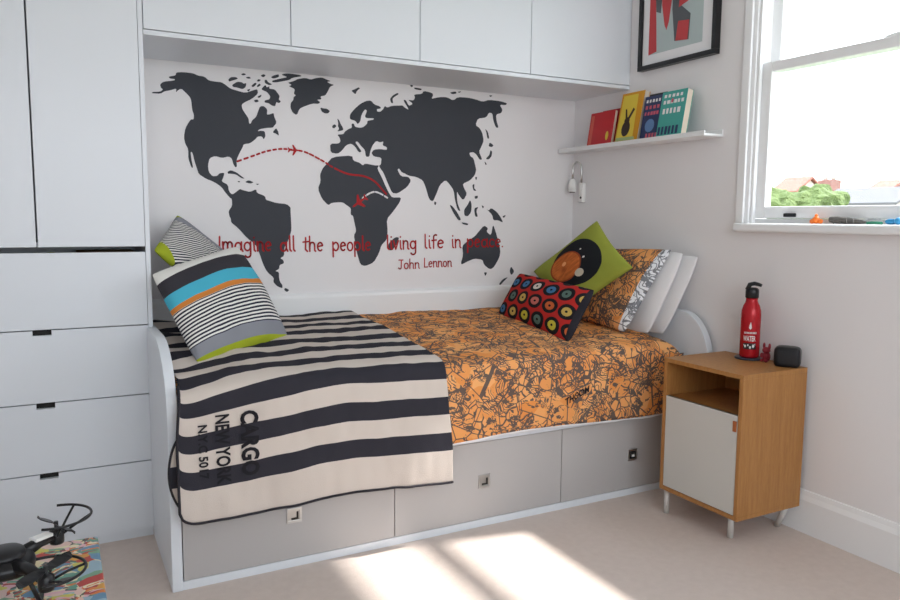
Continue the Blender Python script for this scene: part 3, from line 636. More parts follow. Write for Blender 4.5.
[(1.712,1.167),(1.734,1.178),(1.723,1.16)],
[(1.477,0.938),(1.489,0.977),(1.483,1.023),(1.514,1.046),(1.554,1.069),(1.573,1.089),(1.606,1.123),(1.63,1.109),(1.62,1.092),(1.648,1.072),(1.658,1.129),(1.674,1.092),(1.69,1.045),(1.704,0.998),(1.699,0.962),(1.667,0.913),(1.644,0.902),(1.609,0.926),(1.6,0.952),(1.555,0.959),(1.515,0.946),(1.483,0.931)],
[(1.609,0.889),(1.628,0.888),(1.617,0.868)],
[(1.769,0.916),(1.79,0.889),(1.772,0.869),(1.761,0.89)],
[(1.698,0.826),(1.721,0.851),(1.754,0.862),(1.724,0.837),(1.707,0.821)]]

def chaikin(p):
    q = []
    for i in range(len(p)):
        a, b = p[i], p[(i+1) % len(p)]; q += [(a[0]*.8+b[0]*.2, a[1]*.8+b[1]*.2), (a[0]*.2+b[0]*.8, a[1]*.2+b[1]*.8)]
    return q
bm = bmesh.new()
for k, pl in enumerate(MAP): prism(bm, chaikin(pl), 'y', -.0004, -.0012-(k % 7)*.00003)
fixn(bm)
mp = tag(link('world_map_decal', bm, 'decal'), 'large charcoal world map decal on the wall above the bed', 'wall decal')
def ribbon(bm, pts, w, y, y2=None):
    """flat strip of vinyl on the wall with round ends"""
    for a, b in zip(pts, pts[1:]):
        d = Vector((b[0]-a[0], b[1]-a[1])); 
        if d.length < 1e-6: continue
        d.normalize(); n_ = Vector((-d.y, d.x))*w/2
        P_ = [(a[0]+n_.x, a[1]+n_.y), (a[0]-n_.x, a[1]-n_.y), (b[0]-n_.x, b[1]-n_.y), (b[0]+n_.x, b[1]+n_.y)]
        bm.faces.new([bm.verts.new((p[0], y, p[1])) for p in P_])
    for a in pts:
        bm.faces.new([bm.verts.new((a[0]+w/2*math.cos(-k*math.pi/4), y-.00002, a[1]+w/2*math.sin(-k*math.pi/4))) for k in range(8)])
def catmull(p, n=6):
    out = []
    P_ = [p[0]]+list(p)+[p[-1]]
    for i in range(1, len(P_)-2):
        a, b, c, d = P_[i-1:i+3]
        for k in range(n):
            t = k/n
            out.append(tuple(.5*((2*b[j])+(-a[j]+c[j])*t+(2*a[j]-5*b[j]+4*c[j]-d[j])*t*t+(-a[j]+3*b[j]-3*c[j]+d[j])*t**3) for j in range(2)))
    return out+[p[-1]]
ROUTE = [(0.404,1.386),(0.468,1.411),(0.525,1.433),(0.586,1.446),(0.642,1.445),(0.7,1.437),(0.78,1.401),(0.818,1.379),(0.891,1.351),(0.965,1.344),(1.019,1.323),(1.065,1.279),(1.093,1.252)]
WHITE = [(0.962,1.245),(0.994,1.266),(1.023,1.274),(1.053,1.265),(1.093,1.243)]
def dashes(bm, pts, w, y, on, off, solid_from=9):
    pts = catmull(pts, 10); acc = 0; cur = [pts[0]]; draw = True
    for a, b in zip(pts, pts[1:]):
        cur.append(b); acc += math.dist(a, b)
        lim = on if draw else off
        if draw and a[0] > solid_from: lim = .03
        if acc >= lim:
            if draw and len(cur) > 1: ribbon(bm, [cur[0], cur[len(cur)//2], cur[-1]], w, y)
            draw = not draw; acc = 0; cur = [b]
            if a[0] > solid_from: draw = True
bm = bmesh.new(); dashes(bm, ROUTE, .0085, -.0026, .010, .008, .84)
rt = link('flight_route', bm, 'redv', mp); rt['label'] = 'dashed red flight path'
bm = bmesh.new(); dashes(bm, WHITE, .008, -.0026, .014, .006)
link('return_route', bm, 'whitev', mp)['label'] = 'short dashed white flight path'
PLANE = [(1,0),(.85,.1),(.35,.12),(-.1,.75),(-.3,.75),(-.1,.12),(-.6,.1),(-.8,.35),(-.95,.35),(-.85,0),(-.95,-.35),(-.8,-.35),(-.6,-.1),(-.1,-.12),(-.3,-.75),(-.1,-.75),(.35,-.12),(.85,-.1)]
for (cx, cz, s, a) in ((.647, 1.444, .030, 0), (.948, 1.228, .043, R(215))):
    bm = bmesh.new(); prism(bm, [(cx+s*(p[0]*math.cos(a)-p[1]*math.sin(a)), cz+s*(p[0]*math.sin(a)+p[1]*math.cos(a))) for p in PLANE], 'y', -.0022, -.0030); fixn(bm)
    link('aeroplane', bm, 'redv', mp)['label'] = 'red aeroplane silhouette'
def arc(cx, cy, rx, ry, a0, a1, n=10): return [(cx+rx*math.cos(R(lerp(a0, a1, k/n))), cy+ry*math.sin(R(lerp(a0, a1, k/n)))) for k in range(n+1)]
GL = {  # handwriting strokes, x-height 1
 'I': ([[(.25,0),(.3,1.55)]], .55), 'i': ([[(.15,1.0),(.2,.1),(.32,0)], [(.17,1.42),(.18,1.45)]], .45),
 'm': ([[(.08,1),(.12,0)], [(.12,.6)]+arc(.38,.7,.22,.3,160,0)+[(.6,0)], [(.6,.6)]+arc(.86,.7,.24,.3,160,0)+[(1.12,.1),(1.22,0)]], 1.35),
 'a': ([arc(.42,.46,.34,.46,60,400,16), [(.78,.98),(.76,.3),(.92,0)]], 1.02),
 'g': ([arc(.42,.5,.34,.44,50,400,16), [(.78,.98),(.78,-.2)]+arc(.45,-.3,.33,.35,10,-150)], 1.0),
 'n': ([[(.08,1),(.12,0)], [(.12,.55)]+arc(.42,.68,.27,.3,165,0)+[(.70,.1),(.82,0)]], .95),
 'e': ([[(.1,.5),(.68,.62)]+arc(.4,.5,.3,.46,20,310,16)], .88),
 'l': ([[(.15,1.65),(.18,.15),(.34,0)]], .45), 't': ([[(.3,1.5),(.28,.2),(.5,0)], [(.0,1.02),(.6,1.08)]], .66),
 'h': ([[(.1,1.65),(.12,0)], [(.12,.5)]+arc(.42,.66,.27,.32,165,0)+[(.70,.1),(.8,0)]], .95),
 'p': ([[(.08,1),(.12,-.65)], arc(.44,.5,.32,.46,150,-150,16)], .95), 'o': ([arc(.4,.48,.33,.47,80,440,18)], .9),
 'v': ([[(.03,1),(.32,0),(.65,1)]], .75), 'f': ([arc(.42,1.3,.22,.3,60,180)+[(.2,0)], [(0,.92),(.5,.98)]], .6),
 'c': ([arc(.42,.48,.34,.46,45,310,14)], .8), '.': ([[(.1,.02),(.12,.02)]], .3),
 'J': ([[(.1,1.5),(.8,1.5)], [(.52,1.5),(.5,.3)]+arc(.28,.28,.22,.28,0,-160)], .95), 'L': ([[(.12,1.55),(.12,.02),(.75,.05)]], .85)}
def handwrite(bm, word, x0, x1, z, xh, w, y=-.0032):
    tot = sum(GL[c][1] for c in word); sx = (x1-x0)/tot; cx = x0
    for c in word:
        st, adv = GL[c]
        for s in st: ribbon(bm, [(cx+p[0]*sx, z+p[1]*xh) for p in s], w, y)
        cx += adv*sx
bm = bmesh.new()
for wd_, a, b, z in (('Imagine', .312, .545, 1.010), ('all', .578, .648, 1.008), ('the', .681, .777, 1.006), ('people', .815, 1.005, 1.006), ('living', 1.078, 1.238, 1.010), ('life', 1.272, 1.386, 1.013), ('in', 1.421, 1.480, 1.014), ('peace.', 1.508, 1.722, 1.016)):
    handwrite(bm, wd_, a, b, z, .040, .0078)
q1 = tag(link('quote_lettering', bm, 'redv'), 'red handwritten line of song lyric running across the lower part of the map', 'wall lettering')
bm = bmesh.new()
for wd_, a, b, z in (('John', 1.139, 1.254, .917), ('Lennon', 1.273, 1.428, .922)): handwrite(bm, wd_, a, b, z, .028, .0055)
tag(link('signature_lettering', bm, 'redv'), 'small red handwritten name below the right half of the lyric line', 'wall lettering')
# ================================================================= BEDSIDE CABINET
NX0, NX1, NY0, NY1, NZ0, NZ1 = 1.790, 2.124, -1.462, -1.082, .100, .625
ns = tag(empty('bedside_cabinet', ((NX0+NX1)/2, (NY0+NY1)/2, 0)), 'light wood bedside cabinet with an open shelf, grey-white door and short metal legs', 'cabinet')
bm = bmesh.new(); t_ = .016
box(bm, NX0, NX1, NY0, NY1, NZ1-t_, NZ1); box(bm, NX0, NX1, NY0, NY1, NZ0, NZ0+t_)
box(bm, NX0, NX1, NY0, NY0+t_, NZ0+t_, NZ1-t_); box(bm, NX0, NX1, NY1-t_, NY1, NZ0+t_, NZ1-t_)
box(bm, NX0+.004, NX1-.008, NY0+t_, NY1-t_, .462, .478); box(bm, NX1-.012, NX1-.004, NY0+t_, NY1-t_, NZ0+t_, .565)
link('cabinet_body', bm, 'wood', ns, bevel=.0012)
nd = link('door', bx(NX0+.001, NX0+.019, NY0+t_+.002, NY1-t_-.002, NZ0+t_+.002, .478), plain('pale_grey_paint', sr(196, 195, 190), .5), ns, bevel=.001)
bm = bmesh.new(); box(bm, NX0-.004, NX0+.001, NY0+.020, NY0+.034, .42, .458); link('pull_tab', bm, 'leather', nd, bevel=.001)['label'] = 'tan leather pull tab'
for a, b in (((1.857, -1.382), (1.857, -1.382)), ((1.815, -1.100), (1.815, -1.100)), ((2.095, -1.43), (2.10, -1.388)), ((2.075, -1.13), (2.06, -1.13))):
    bm = bmesh.new(); tube(bm, [(a[0], a[1], NZ0), (b[0], b[1], 0)], .011, 14); link('leg', bm, 'leg', ns)
zt = NZ1
tag_c = (2.070, -1.245)
bm = bmesh.new(); lathe(bm, [(.050, 0), (.053, .002), (.053, .006), (.050, .008), (.0, .008)][:4], (*tag_c, zt), 40)
tag(link('coaster', bm, plain('dark_blue_coaster', sr(40, 52, 66), .3)), 'round dark coaster under the red water bottle', 'coaster')
bt = tag(empty('water_bottle', (*tag_c, zt+.008)), 'red metal water bottle with a black sports cap on the bedside cabinet', 'bottle')
zb = zt+.008
redb = plain('red_enamel', sr(178, 26, 36), .25, .2)
bm = bmesh.new(); lathe(bm, [(.030, 0), (.035, .003), (.0365, .01), (.0365, .162), (.035, .181), (.030, .199), (.024, .211), (.0215, .219), (.0215, .230)], (*tag_c, zb), 48); link('bottle_body', bm, redb, bt)
bm = bmesh.new(); lathe(bm, [(.0225, .229), (.0245, .231), (.0245, .257), (.022, .265), (.014, .269)], (*tag_c, zb), 32)
X_, Y_ = tag_c
cap = link('cap', bm, 'black', bt)
bm = bmesh.new(); tube(bm, [(X_-.016, Y_+.010, zb+.260), (X_-.010, Y_+.004, zb+.281), (X_, Y_-.008, zb+.285), (X_+.008, Y_-.022, zb+.282), (X_+.012, Y_-.032, zb+.278)], [.009, .009, .008, .007, .006], 10); link('spout', bm, 'black', cap)
# print on the bottle, wrapped round the curved side facing into the room
cd = math.atan2(-3.217-Y_, -.292-X_)
bm = bmesh.new()
def cyl(a, z, r_=.0371): return (X_+r_*math.cos(cd+a/.0365), Y_+r_*math.sin(cd+a/.0365), zb+z)
def bot_text(s, z0, h, wid, bold):
    w = text_w(s, 1.0, bold); text_bm(bm, s, lambda x, y, z: cyl(-.002-wid/2+x*wid/w, z0+y*h/.7), 1.0, bold)
bot_text('WATER', .066, .020, .046, .02)
for k in range(9): 
    a = -.022+k*.0052; bm.faces.new([bm.verts.new(cyl(a+dx, z)) for dx, z in ((0, .094), (.0032, .094), (.0032, .101), (0, .101))])
pts = [(0, .110), (.005, .116), (.004, .126), (.001, .140), (-.003, .128), (-.005, .117)]; bm.faces.new([bm.verts.new(cyl(a-.0, z)) for a, z in pts])
lab = link('printed_label', bm, 'whitev', bt); lab['label'] = 'white lettering and flame mark on the bottle'
bm = bmesh.new()
for k in range(10):
    a0, a1 = -.024+k*.0048, -.024+(k+1)*.0048
    bm.faces.new([bm.verts.new(cyl(a, z)) for a, z in ((a0, .034), (a1, .034), (a1, .058), (a0, .058))])
link('label_panel', bm, 'black', bt)
bm = bmesh.new()
for k, (a, z, s) in enumerate(((-.016, .046, .004), (-.006, .050, .003), (.002, .042, .004), (.013, .047, .005), (.019, .053, .002), (-.021, .05, .002))):
    bm.faces.new([bm.verts.new(cyl(a+s*math.cos(t*math.pi/3), z+s*1.5*math.sin(t*math.pi/3), .0374)) for t in range(6)])
link('label_marks', bm, 'whitev', bt)
# toy
fx, fy = 2.078, -1.318
bm = bmesh.new(); ellipsoid(bm, (fx, fy, zt+.020), (.015, .015, .020)); ellipsoid(bm, (fx-.002, fy, zt+.044), (.014, .015, .013))
for s in (-1, 1):
    ellipsoid(bm, (fx, fy+s*.012, zt+.060), (.005, .005, .012)); ellipsoid(bm, (fx-.008, fy+s*.014, zt+.024), (.008, .006, .010)); ellipsoid(bm, (fx-.012, fy+s*.009, zt+.006), (.009, .006, .006))
tag(link('toy_figure', bm, plain('dark_red_plastic', sr(140, 34, 48), .4)), 'small dark red eared toy figure between the bottle and the speaker', 'toy')
bm = bmesh.new(); ellipsoid(bm, (0, 0, .036), (.034, .046, .039), 32, 20, .42)
sk = tag(empty('portable_speaker', (2.075, -1.412, zt), R(32)), 'small black rounded portable speaker on the bedside cabinet by the wall', 'speaker')
o = _link('speaker_body', bm, 'black', sk)
bm = bmesh.new(); ellipsoid(bm, (-.020, 0, .037), (.017, .038, .031), 28, 16, .42); _link('grille', bm, 'blackm', sk)
# ================================================================= PICTURE LEDGE AND BOOKS
SY0, SY1, SZ = -.995, -.012, 1.497
bm = bmesh.new(); box(bm, 2.040, W, SY0, SY1, SZ, SZ+.010); box(bm, 2.040, 2.048, SY0, SY1, SZ+.010, SZ+.020); box(bm, 2.142, W, SY0, SY1, SZ+.010, SZ+.030)
tag(link('picture_ledge', bm, 'gloss', bevel=.0015), 'narrow white wall shelf holding a row of books', 'shelf')
BZ = SZ+.010
def book(y0, y1, h, th, x_base, lean, cover, label, art=None, spine_far=True):
    """leaning book, front cover towards the room; local frame: a along -y, b up the cover, c outwards"""
    w_ = y0-y1; e = empty('book', (x_base, (y0+y1)/2, BZ)); tag(e, label, 'book', 'books on the wall shelf')
    ca, sa = math.cos(lean), math.sin(lean)
    def P(a, b, c): return (x_base + sa*b - ca*c, y0-a, BZ + .001 + ca*b + sa*c + sa*0)
    def slab(bm, a0, a1, b0, b1, c0, c1):
        vs = box(bm, a0, a1, b0, b1, c0, c1)
        for v in vs: v.co = Vector(P(*v.co))
    bm = bmesh.new(); slab(bm, .003, w_-.002, .002, h-.002, .0015, th-.0015); fixn(bm); link('pages', bm, 'paper', e)
    bm = bmesh.new(); slab(bm, 0, w_, 0, h, th-.0015, th); slab(bm, 0, w_, 0, h, 0, .0015); slab(bm, 0, .003, 0, h, .0015, th-.0015); fixn(bm)
    cv = link('cover', bm, cover, e)
    if art:
        for li, (nm, m_, shapes) in enumerate(art):
            bm = bmesh.new()
            for sh in shapes: bm.faces.new([bm.verts.new(P(a*w_, b*h, th+.0006+.0003*li)) for a, b in sh])
            link(nm, bm, m_, cv)
    return e
def rects(rows):
    out = []; rnd = random.Random(4)
    for (b0, b1, a0, a1, n) in rows:
        s = (a1-a0)/n
        for k in range(n):
            q = rnd.uniform(.55, .85); out.append([(a0+k*s, b0), (a0+k*s+s*q, b0), (a0+k*s+s*q, b1), (a0+k*s, b1)])
    return out
def ell(cx, cy, rx, ry, n=14): return [(cx+rx*math.cos(2*math.pi*k/n), cy+ry*math.sin(2*math.pi*k/n)) for k in range(n)]
mred = plain('red_cover', sr(196, 38, 46), .4); mred2 = plain('crimson_cover', sr(176, 34, 54), .4); mor = plain('salmon_ink', sr(214, 96, 80), .5)
myel = plain('orange_yellow_cover', sr(214, 150, 30), .4); mgold = plain('pale_yellow_ink', sr(226, 200, 70), .5); mbrn = plain('brown_ink', sr(58, 44, 38), .5)
mblu = plain('navy_cover', sr(44, 56, 96), .4); mpnk = plain('pink_ink', sr(200, 90, 110), .5); msky = plain('light_blue_ink', sr(96, 130, 176), .5)
mteal = plain('teal_cover', sr(66, 160, 150), .4); mgrn = plain('pale_green_ink', sr(170, 190, 130), .5); mblk = plain('black_cover', sr(40, 40, 42), .4)
book(-.255, -.420, .178, .014, 2.120, R(7), mred2, 'crimson book behind and right of the red book with the pale strip')
book(-.205, -.385, .168, .018, 2.088, R(9), mred, 'red book with a pale strip, first book at the alcove end of the shelf', [('cover_strip', mor, [[(.05, .05), (.17, .05), (.17, .92), (.05, .92)]]), ('cover_mark', mgold, [ell(.80, .28, .06, .13)])])
book(-.580, -.690, .212, .012, 2.127, R(3.5), mblk, 'black-backed book showing only its top edge behind the navy book')
book(-.425, -.575, .232, .032, 2.092, R(11), myel, 'orange and yellow book with a dark hare silhouette on its cover', [
  ('cover_glow', mgold, [[(.04, .05), (.80, .05), (.74, .95), (.08, .95)]]), ('cover_grass', mgrn, [[(.04, .03), (.9, .03), (.85, .09), (.04, .1)]]),
  ('hare_silhouette', mbrn, [ell(.42, .27, .19, .16), ell(.42, .43, .12, .07), [(.34, .46), (.42, .48), (.34, .66), (.27, .68)], [(.44, .48), (.52, .45), (.70, .64), (.62, .68)]])])
book(-.592, -.712, .196, .022, 2.084, R(9), mblu, 'navy book with pink and white cover marks between the orange and teal books', [
  ('cover_print', 'whitev', rects([(.85, .92, .1, .9, 5)])), ('cover_print', mpnk, rects([(.70, .78, .1, .9, 4), (.56, .64, .1, .85, 5), (.04, .14, .3, .95, 4)])), ('cover_picture', msky, [ell(.45, .32, .25, .15)])])
book(-.716, -.862, .196, .034, 2.078, R(10), mteal, 'teal book with rows of white cover print, nearest the window on the shelf', [
  ('cover_print', 'whitev', rects([(.86, .93, .1, .9, 5), (.72, .80, .1, .95, 6), (.50, .62, .12, .85, 5)])), ('cover_mark', mpnk, [ell(.45, .78, .05, .05)]), ('cover_blocks', mblu, rects([(.04, .22, .05, .9, 6)]))])  # navy blocks form a row along the foot of the cover
# ================================================================= WALL LAMP
lp = tag(empty('wall_lamp', (W, -.095, 1.30)), 'small white reading lamp with a chrome gooseneck on the wall under the shelf', 'lamp')
link('wall_plate', bx(2.128, W, -.110, -.074, 1.243, 1.345), 'white_plastic', lp, bevel=.006, seg=3)
bm = bmesh.new(); tube(bm, [(2.127, -.098, 1.268), (2.1245, -.098, 1.268)], .006, 12); link('switch', bm, 'dark', lp)
bm = bmesh.new(); pts = [(2.134, -.092, 1.345), (2.132, -.092, 1.39)]
for k in range(13):
    a = math.pi*k/12; pts.append((lerp(2.132, 2.108, (1-math.cos(a))/2), -.071-.021*math.cos(a), 1.40+.052*math.sin(a)))
pts.append((2.107, -.050, 1.365)); tube(bm, pts, .0055, 10); link('gooseneck', bm, 'steel', lp)['label'] = 'curved chrome neck'
bm = bmesh.new(); lathe(bm, [(.018, 0), (.021, .002), (.020, .040), (.014, .060), (.008, .068)], (2.107, -.050, 1.298), 28); hd = link('lamp_head', bm, 'white_plastic', lp)
bm = bmesh.new(); lathe(bm, [(.014, -.002), (.014, .001)], (2.107, -.050, 1.297), 20); link('lens', bm, 'dark', hd)
# ================================================================= FRAMED PICTURE
pc = tag(empty('framed_picture', (W, -.703, 1.835)), 'black framed print of a red and grey figure, hanging above the wall shelf', 'picture')
A0, A1, B0, B1 = -.500, -.957, 1.834, 2.36
bm = bmesh.new(); fw = .020
box(bm, 2.118, W-.001, A1, A0, B0, B0+fw); box(bm, 2.118, W-.001, A1, A0, B1-fw, B1); box(bm, 2.118, W-.001, A0-fw, A0, B0+fw, B1-fw); box(bm, 2.118, W-.001, A1, A1+fw, B0+fw, B1-fw)
link('picture_frame', bm, 'black', pc, bevel=.0015)
link('mount', bx(2.130, W-.001, A1+fw, A0-fw, B0+fw, B1-fw), 'sheet', pc)
def art_px(p, x=2.1285): return (x, p[0], p[1])
ay0, ay1, az0, az1 = -.560, -.878, 1.897, 2.30
def AP(u, v, c): return (2.1292-c, lerp(ay0, ay1, u), lerp(az0, az1, v))
pr_ = _link('print', (lambda b_: (b_.faces.new([b_.verts.new(AP(u, v, 0)) for u, v in ((0, 0), (1, 0), (1, 1), (0, 1))]), b_)[1])(bmesh.new()), plain('pale_grey_green_ink', sr(176, 190, 190), .5)); reparent(pr_, pc)
ARED, AGRY, AWH = plain('art_red', sr(188, 62, 66), .5), plain('art_grey', sr(84, 88, 92), .5), plain('art_pale', sr(196, 204, 214), .5)
for i, (m_, nm, pl) in enumerate(((ARED, 'figure_red', [(0, 0), (.16, .02), (.14, .3), (.10, .75), (.12, 1), (0, 1)]), (AGRY, 'figure_grey', [(.13, .45), (.22, .42), (.24, .6), (.24, 1), (.10, 1), (.10, .7)]),
    (ARED, 'figure_red', [(.24, .5), (.30, .28), (.34, .22), (.38, .30), (.44, .60), (.48, 1), (.22, 1)]), (AGRY, 'figure_grey', [(.44, .42), (.50, .08), (.76, .06), (.78, .32), (.58, .45), (.56, .6), (.66, 1), (.46, 1)]),
    (ARED, 'figure_red', [(.56, .42), (.74, .46), (.72, .62), (.64, 1), (.60, 1), (.58, .62)]), (ARED, 'figure_red', [(.52, .08), (.74, .06), (.76, .26), (.56, .28)]))):
    bm = bmesh.new(); bm.faces.new([bm.verts.new(AP(u, v, .0006+.0002*i)) for u, v in pl]); link(nm, bm, m_, pr_)
# ================================================================= THINGS ON THE SILL
bm = bmesh.new(); zs = WZ0
ellipsoid(bm, (2.15, -1.44, zs+.014), (.012, .014, .014)); ellipsoid(bm, (2.15, -1.425, zs+.009), (.008, .010, .009)); ellipsoid(bm, (2.15, -1.457, zs+.009), (.008, .010, .009)); ellipsoid(bm, (2.15, -1.44, zs+.030), (.006, .006, .006))
tag(link('toy_figure', bm, plain('orange_plastic', sr(238, 120, 40), .4)), 'tiny orange toy on the window sill', 'toy')
bm = bmesh.new(); tube(bm, [(2.15, -1.495, zs+.016), (2.152, -1.52, zs+.015), (2.155, -1.56, zs+.012), (2.155, -1.60, zs+.009), (2.155, -1.625, zs+.007)], [.010, .014, .012, .008, .004], 12)
for k in range(4): tube(bm, [(2.148, -1.51-k*.025, zs+.020), (2.14, -1.515-k*.025, zs+.008), (2.135, -1.52-k*.025, zs+.0015)], .0022, 6)
tag(link('toy_creature', bm, plain('grey_rubber', sr(96, 92, 88), .7)), 'long dark grey toy creature lying on the window sill', 'toy')
bm = bmesh.new(); tube(bm, [(2.145, -1.635, zs+.005), (2.15, -1.66, zs+.006), (2.14, -1.69, zs+.005)], .005, 8)
tag(link('toy_stick', bm, plain('green_plastic', sr(60, 140, 110), .4)), 'thin green toy piece beside the grey creature on the sill', 'toy')
bm = bmesh.new(); ellipsoid(bm, (2.15, -1.715, zs+.010), (.010, .020, .010)); ellipsoid(bm, (2.14, -1.745, zs+.012), (.012, .012, .012))
tag(link('toy_vehicle', bm, plain('blue_plastic', sr(50, 140, 190), .4)), 'light blue toy at the right of the window sill', 'toy')
# ================================================================= COMIC-COVERED BOX WITH DRONE
KX0, KX1, KY0, KY1, KZ = -.95, -.230, -1.95, -1.375, .42
bm = bmesh.new(); box(bm, KX0, KX1, KY0, KY1, 0, KZ); uvl = bm.loops.layers.uv.new('UV'); bm.normal_update()
for f in bm.faces:
    n_ = f.normal
    for l in f.loops: co = l.vert.co; l[uvl].uv = (co.x, co.y) if abs(n_.z) > .5 else ((co.y, co.z) if abs(n_.x) > .5 else (co.x, co.z))
tag(link('storage_chest', bm, 'comic', bevel=.006, seg=3), 'low chest pasted all over with colourful comic pages, under the drone', 'chest')
dn = tag(empty('toy_drone', (-.41, -1.62, KZ)), 'black quadcopter toy drone with propeller guards on the comic-covered chest', 'drone')
c = Vector((-.400, -1.615, .490))
bm = bmesh.new(); ellipsoid(bm, c, (.052, .056, .022), 28, 14, .85); ellipsoid(bm, c+Vector((0, .0, .020)), (.036, .040, .014), 20, 10, .9); db = link('drone_body', bm, 'black', dn)
MOT = [Vector((-.312, -1.535, .505)), Vector((-.330, -1.735, .500)), Vector((-.500, -1.525, .505)), Vector((-.505, -1.725, .500))]
for k, m_ in enumerate(MOT):
    d = (m_-c); d.z = 0; d.normalize()
    bm = bmesh.new(); tube(bm, [c+d*.04+Vector((0, 0, .006)), c+d*.08+Vector((0, 0, .012)), m_-Vector((0, 0, .006))], [.014, .011, .009], 10); arm = link('arm', bm, 'black', dn)
    if k in (0, 2):
        bm = bmesh.new(); s_ = Vector((-d.y, d.x, 0))*.010; p0, p1 = c+d*.062+Vector((0, 0, .025)), c+d*.102+Vector((0, 0, .0225))
        q = [p0-s_, p1-s_, p1+s_, p0+s_]; A = [bm.verts.new(p) for p in q]; B = [bm.verts.new(p-Vector((0, 0, .006))) for p in q]
        bm.faces.new(A); bm.faces.new(B[::-1]); [bm.faces.new((A[i], B[i], B[(i+1) % 4], A[(i+1) % 4])) for i in range(4)]
        fixn(bm); link('arm_strip', bm, 'white_plastic', arm)['label'] = 'white strip on the arm'  # flat white strip laid along the arm
    bm = bmesh.new(); lathe(bm, [(.013, -.022), (.014, -.018), (.014, .004), (.008, .008), (.004, .010), (.004, .024)], m_, 18); mo = link('motor', bm, 'black', dn)
    bm = bmesh.new(); ang = (R(118), R(50), R(20), R(100))[k]; hub = m_+Vector((0, 0, .018))
    for s in (1, -1):
        dd = Vector((math.cos(ang), math.sin(ang), 0))*s; nn = Vector((-dd.y, dd.x, 0)); rs = []
        for j, (t, w_) in enumerate(((.004, .004), (.02, .008), (.04, .010), (.058, .008), (.066, .003))):
            rs.append([bm.verts.new(hub+dd*t+nn*w_*sg+Vector((0, 0, .004*sg*s+.25*t*0))) for sg in (1, -1)])
        for a, b in zip(rs, rs[1:]): bm.faces.new((a[0], a[1], b[1], b[0]))
    pp = link('propeller', bm, 'black', dn); md = pp.modifiers.new('s', 'SOLIDIFY'); md.thickness = .002
    bm = bmesh.new(); base = (R(-12), R(5), R(135), R(215))[k]; rg = .066; gz = Vector((0, 0, .034 if k == 0 else .012))
    ring = [m_+gz+Vector((rg*math.cos(base+a), rg*math.sin(base+a), 0)) for a in [R(-100+200*j/28) for j in range(29)]]
    tube(bm, ring, .0028, 8)
    for a in (-70, 0, 70):
        v_ = Vector((math.cos(base+R(a)), math.sin(base+R(a)), 0)); tube(bm, [m_+v_*.008+Vector((0, 0, -.006)), m_+v_*.035+gz*.4, m_+v_*rg+gz], .0026, 8)
    link('propeller_guard', bm, 'black', dn)
for s in (1, -1):
    bm = bmesh.new(); x_ = c.x+s*.045
    tube(bm, [(x_-s*.01, c.y+.04, c.z-.01), (x_+s*.012, c.y+.055, KZ+.004), (x_+s*.014, c.y, KZ+.003), (x_+s*.012, c.y-.055, KZ+.004), (x_-s*.01, c.y-.04, c.z-.01)], .0042, 8); link('landing_skid', bm, 'black', dn)
# ================================================================= OUTSIDE
GZ = -4.0
o = link('ground', bx(2.6, 120, -60, 90, GZ-.2, GZ), 'grass'); struct(o)
def tree(x, y, h, r_, label, m_='leaf', seed=1):
    t_r = tag(empty('tree', (x, y, GZ)), label, 'tree', None)
    rnd = random.Random(seed); bm = bmesh.new()
    for k in range(16):
        a = rnd.uniform(0, 6.28); q = rnd.uniform(0, r_*.75); zz = rnd.uniform(-.45, .45)*r_
        p = Vector((x+q*math.cos(a), y+q*math.sin(a), GZ+h-r_+zz)); s = r_*rnd.uniform(.32, .5)
        mt_ = Matrix.Translation(p) @ Matrix.Diagonal((s, s, s*.85, 1))
        r = bmesh.ops.create_icosphere(bm, subdivisions=3, radius=1, matrix=mt_)
        for v in r['verts']: v.co += (v.co-p)*.45*noise.noise(v.co*2.2)
    link('foliage', bm, m_, t_r)
    bm = bmesh.new(); tube(bm, [(x, y, GZ), (x+.1, y, GZ+h*.35), (x, y+.1, GZ+h-r_)], [.28, .2, .12], 10); link('trunk', bm, 'bark', t_r)
tree(27, 18.1, 7.1, 1.7, 'bright green tree at the left edge of the window view', 'leaf', 2)
tree(33, 20.9, 7.3, 1.8, 'green tree below the red brick chimney outside', 'leaf', 5)
tree(36, 22.6, 6.9, 1.2, 'paler green tree farther back, right of the pale gabled house outside', 'leaf', 9)
tree(60, 33.6, 7.6, 1.6, 'small dark green tree on the skyline at far right outside', 'leaf2', 14)
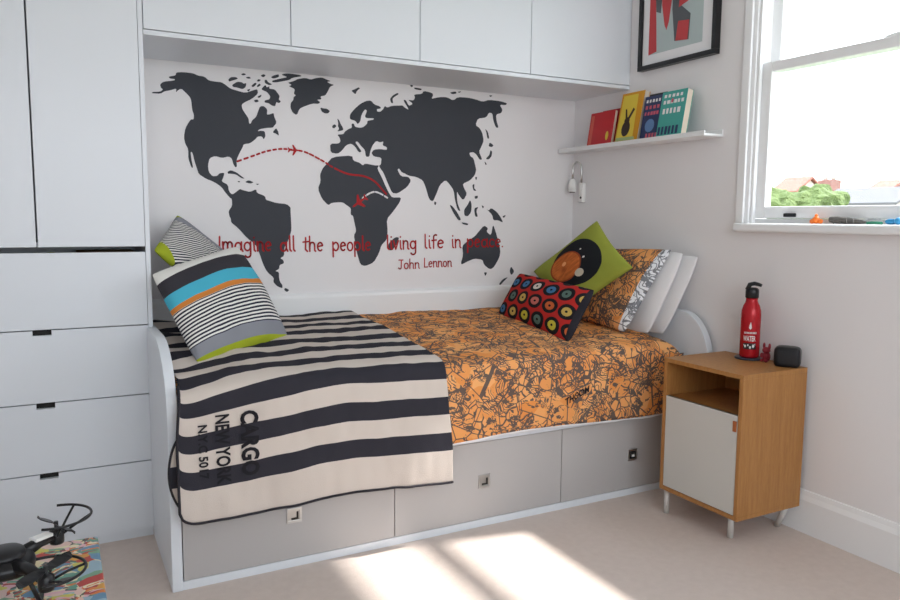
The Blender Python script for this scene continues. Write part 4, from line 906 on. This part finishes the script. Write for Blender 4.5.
def house(x, y, w_, l_, eave, ridge, wallm, roofm, label, chim=None, name='house'):
    """ridge runs along y"""
    h_ = tag(empty(name, (x, y, GZ)), label, 'house')
    def uvbox(bm):
        ul = bm.loops.layers.uv.new('UV'); bm.normal_update()
        for f in bm.faces:
            for l in f.loops: co = l.vert.co; l[ul].uv = (co.y, co.z) if abs(f.normal.x) > .4 else (co.x, co.z)
    bm = bmesh.new(); prism(bm, [(x-w_/2, GZ), (x+w_/2, GZ), (x+w_/2, eave), (x, ridge-.1), (x-w_/2, eave)], 'y', y-l_/2, y+l_/2); fixn(bm); uvbox(bm); link('house_wall', bm, wallm, h_)
    bm = bmesh.new()
    prism(bm, [(x-w_/2-.3, eave-.12), (x, ridge), (x, ridge+.15), (x-w_/2-.3, eave+.03)], 'y', y-l_/2-.2, y+l_/2+.2); prism(bm, [(x+w_/2+.3, eave-.12), (x, ridge), (x, ridge+.15), (x+w_/2+.3, eave+.03)], 'y', y-l_/2-.2, y+l_/2+.2); fixn(bm); uvbox(bm); link('roof', bm, roofm, h_)
    for k in range(2):
        yy = y-l_/4+k*l_/2; wn = link('window', bx(x-w_/2-.05, x-w_/2+.02, yy-.5, yy+.5, eave-1.6, eave-.5), 'gloss', h_)
        link('pane', bx(x-w_/2-.06, x-w_/2-.05, yy-.42, yy+.42, eave-1.52, eave-.58), 'dark', wn)
    if chim:
        bm = bmesh.new(); cy, cw, ct = chim; box(bm, x-.6, x+.6, cy-cw/2, cy+cw/2, ridge-1, ct); uvbox(bm); cm = link('chimney', bm, 'brick', h_)
        for q in (-.3, .3):
            bm = bmesh.new(); tube(bm, [(x, cy+q*cw, ct), (x, cy+q*cw, ct+.5)], .16, 10); link('chimney_pot', bm, 'rooftile', cm)
house(46, 32.0, 2.6, 1.8, 3.2, 4.1, 'render', 'rooftile', 'small pale house with a red tiled roof among the trees outside')
house(52, 34.0, 6, 3.0, 1.6, 2.6, 'brick', 'slate', 'brick house with a tall red chimney seen through the window', (33.9, 1.1, 4.3))
house(46, 26.3, 4, 5.0, 2.3, 3.2, 'render', 'slate', 'long low house with a grey slate roof at the right of the window view')
house(70, 40.2, 6, 2.0, 3.6, 5.0, 'brick', 'rooftile', 'distant red house beyond the grey slate roof')
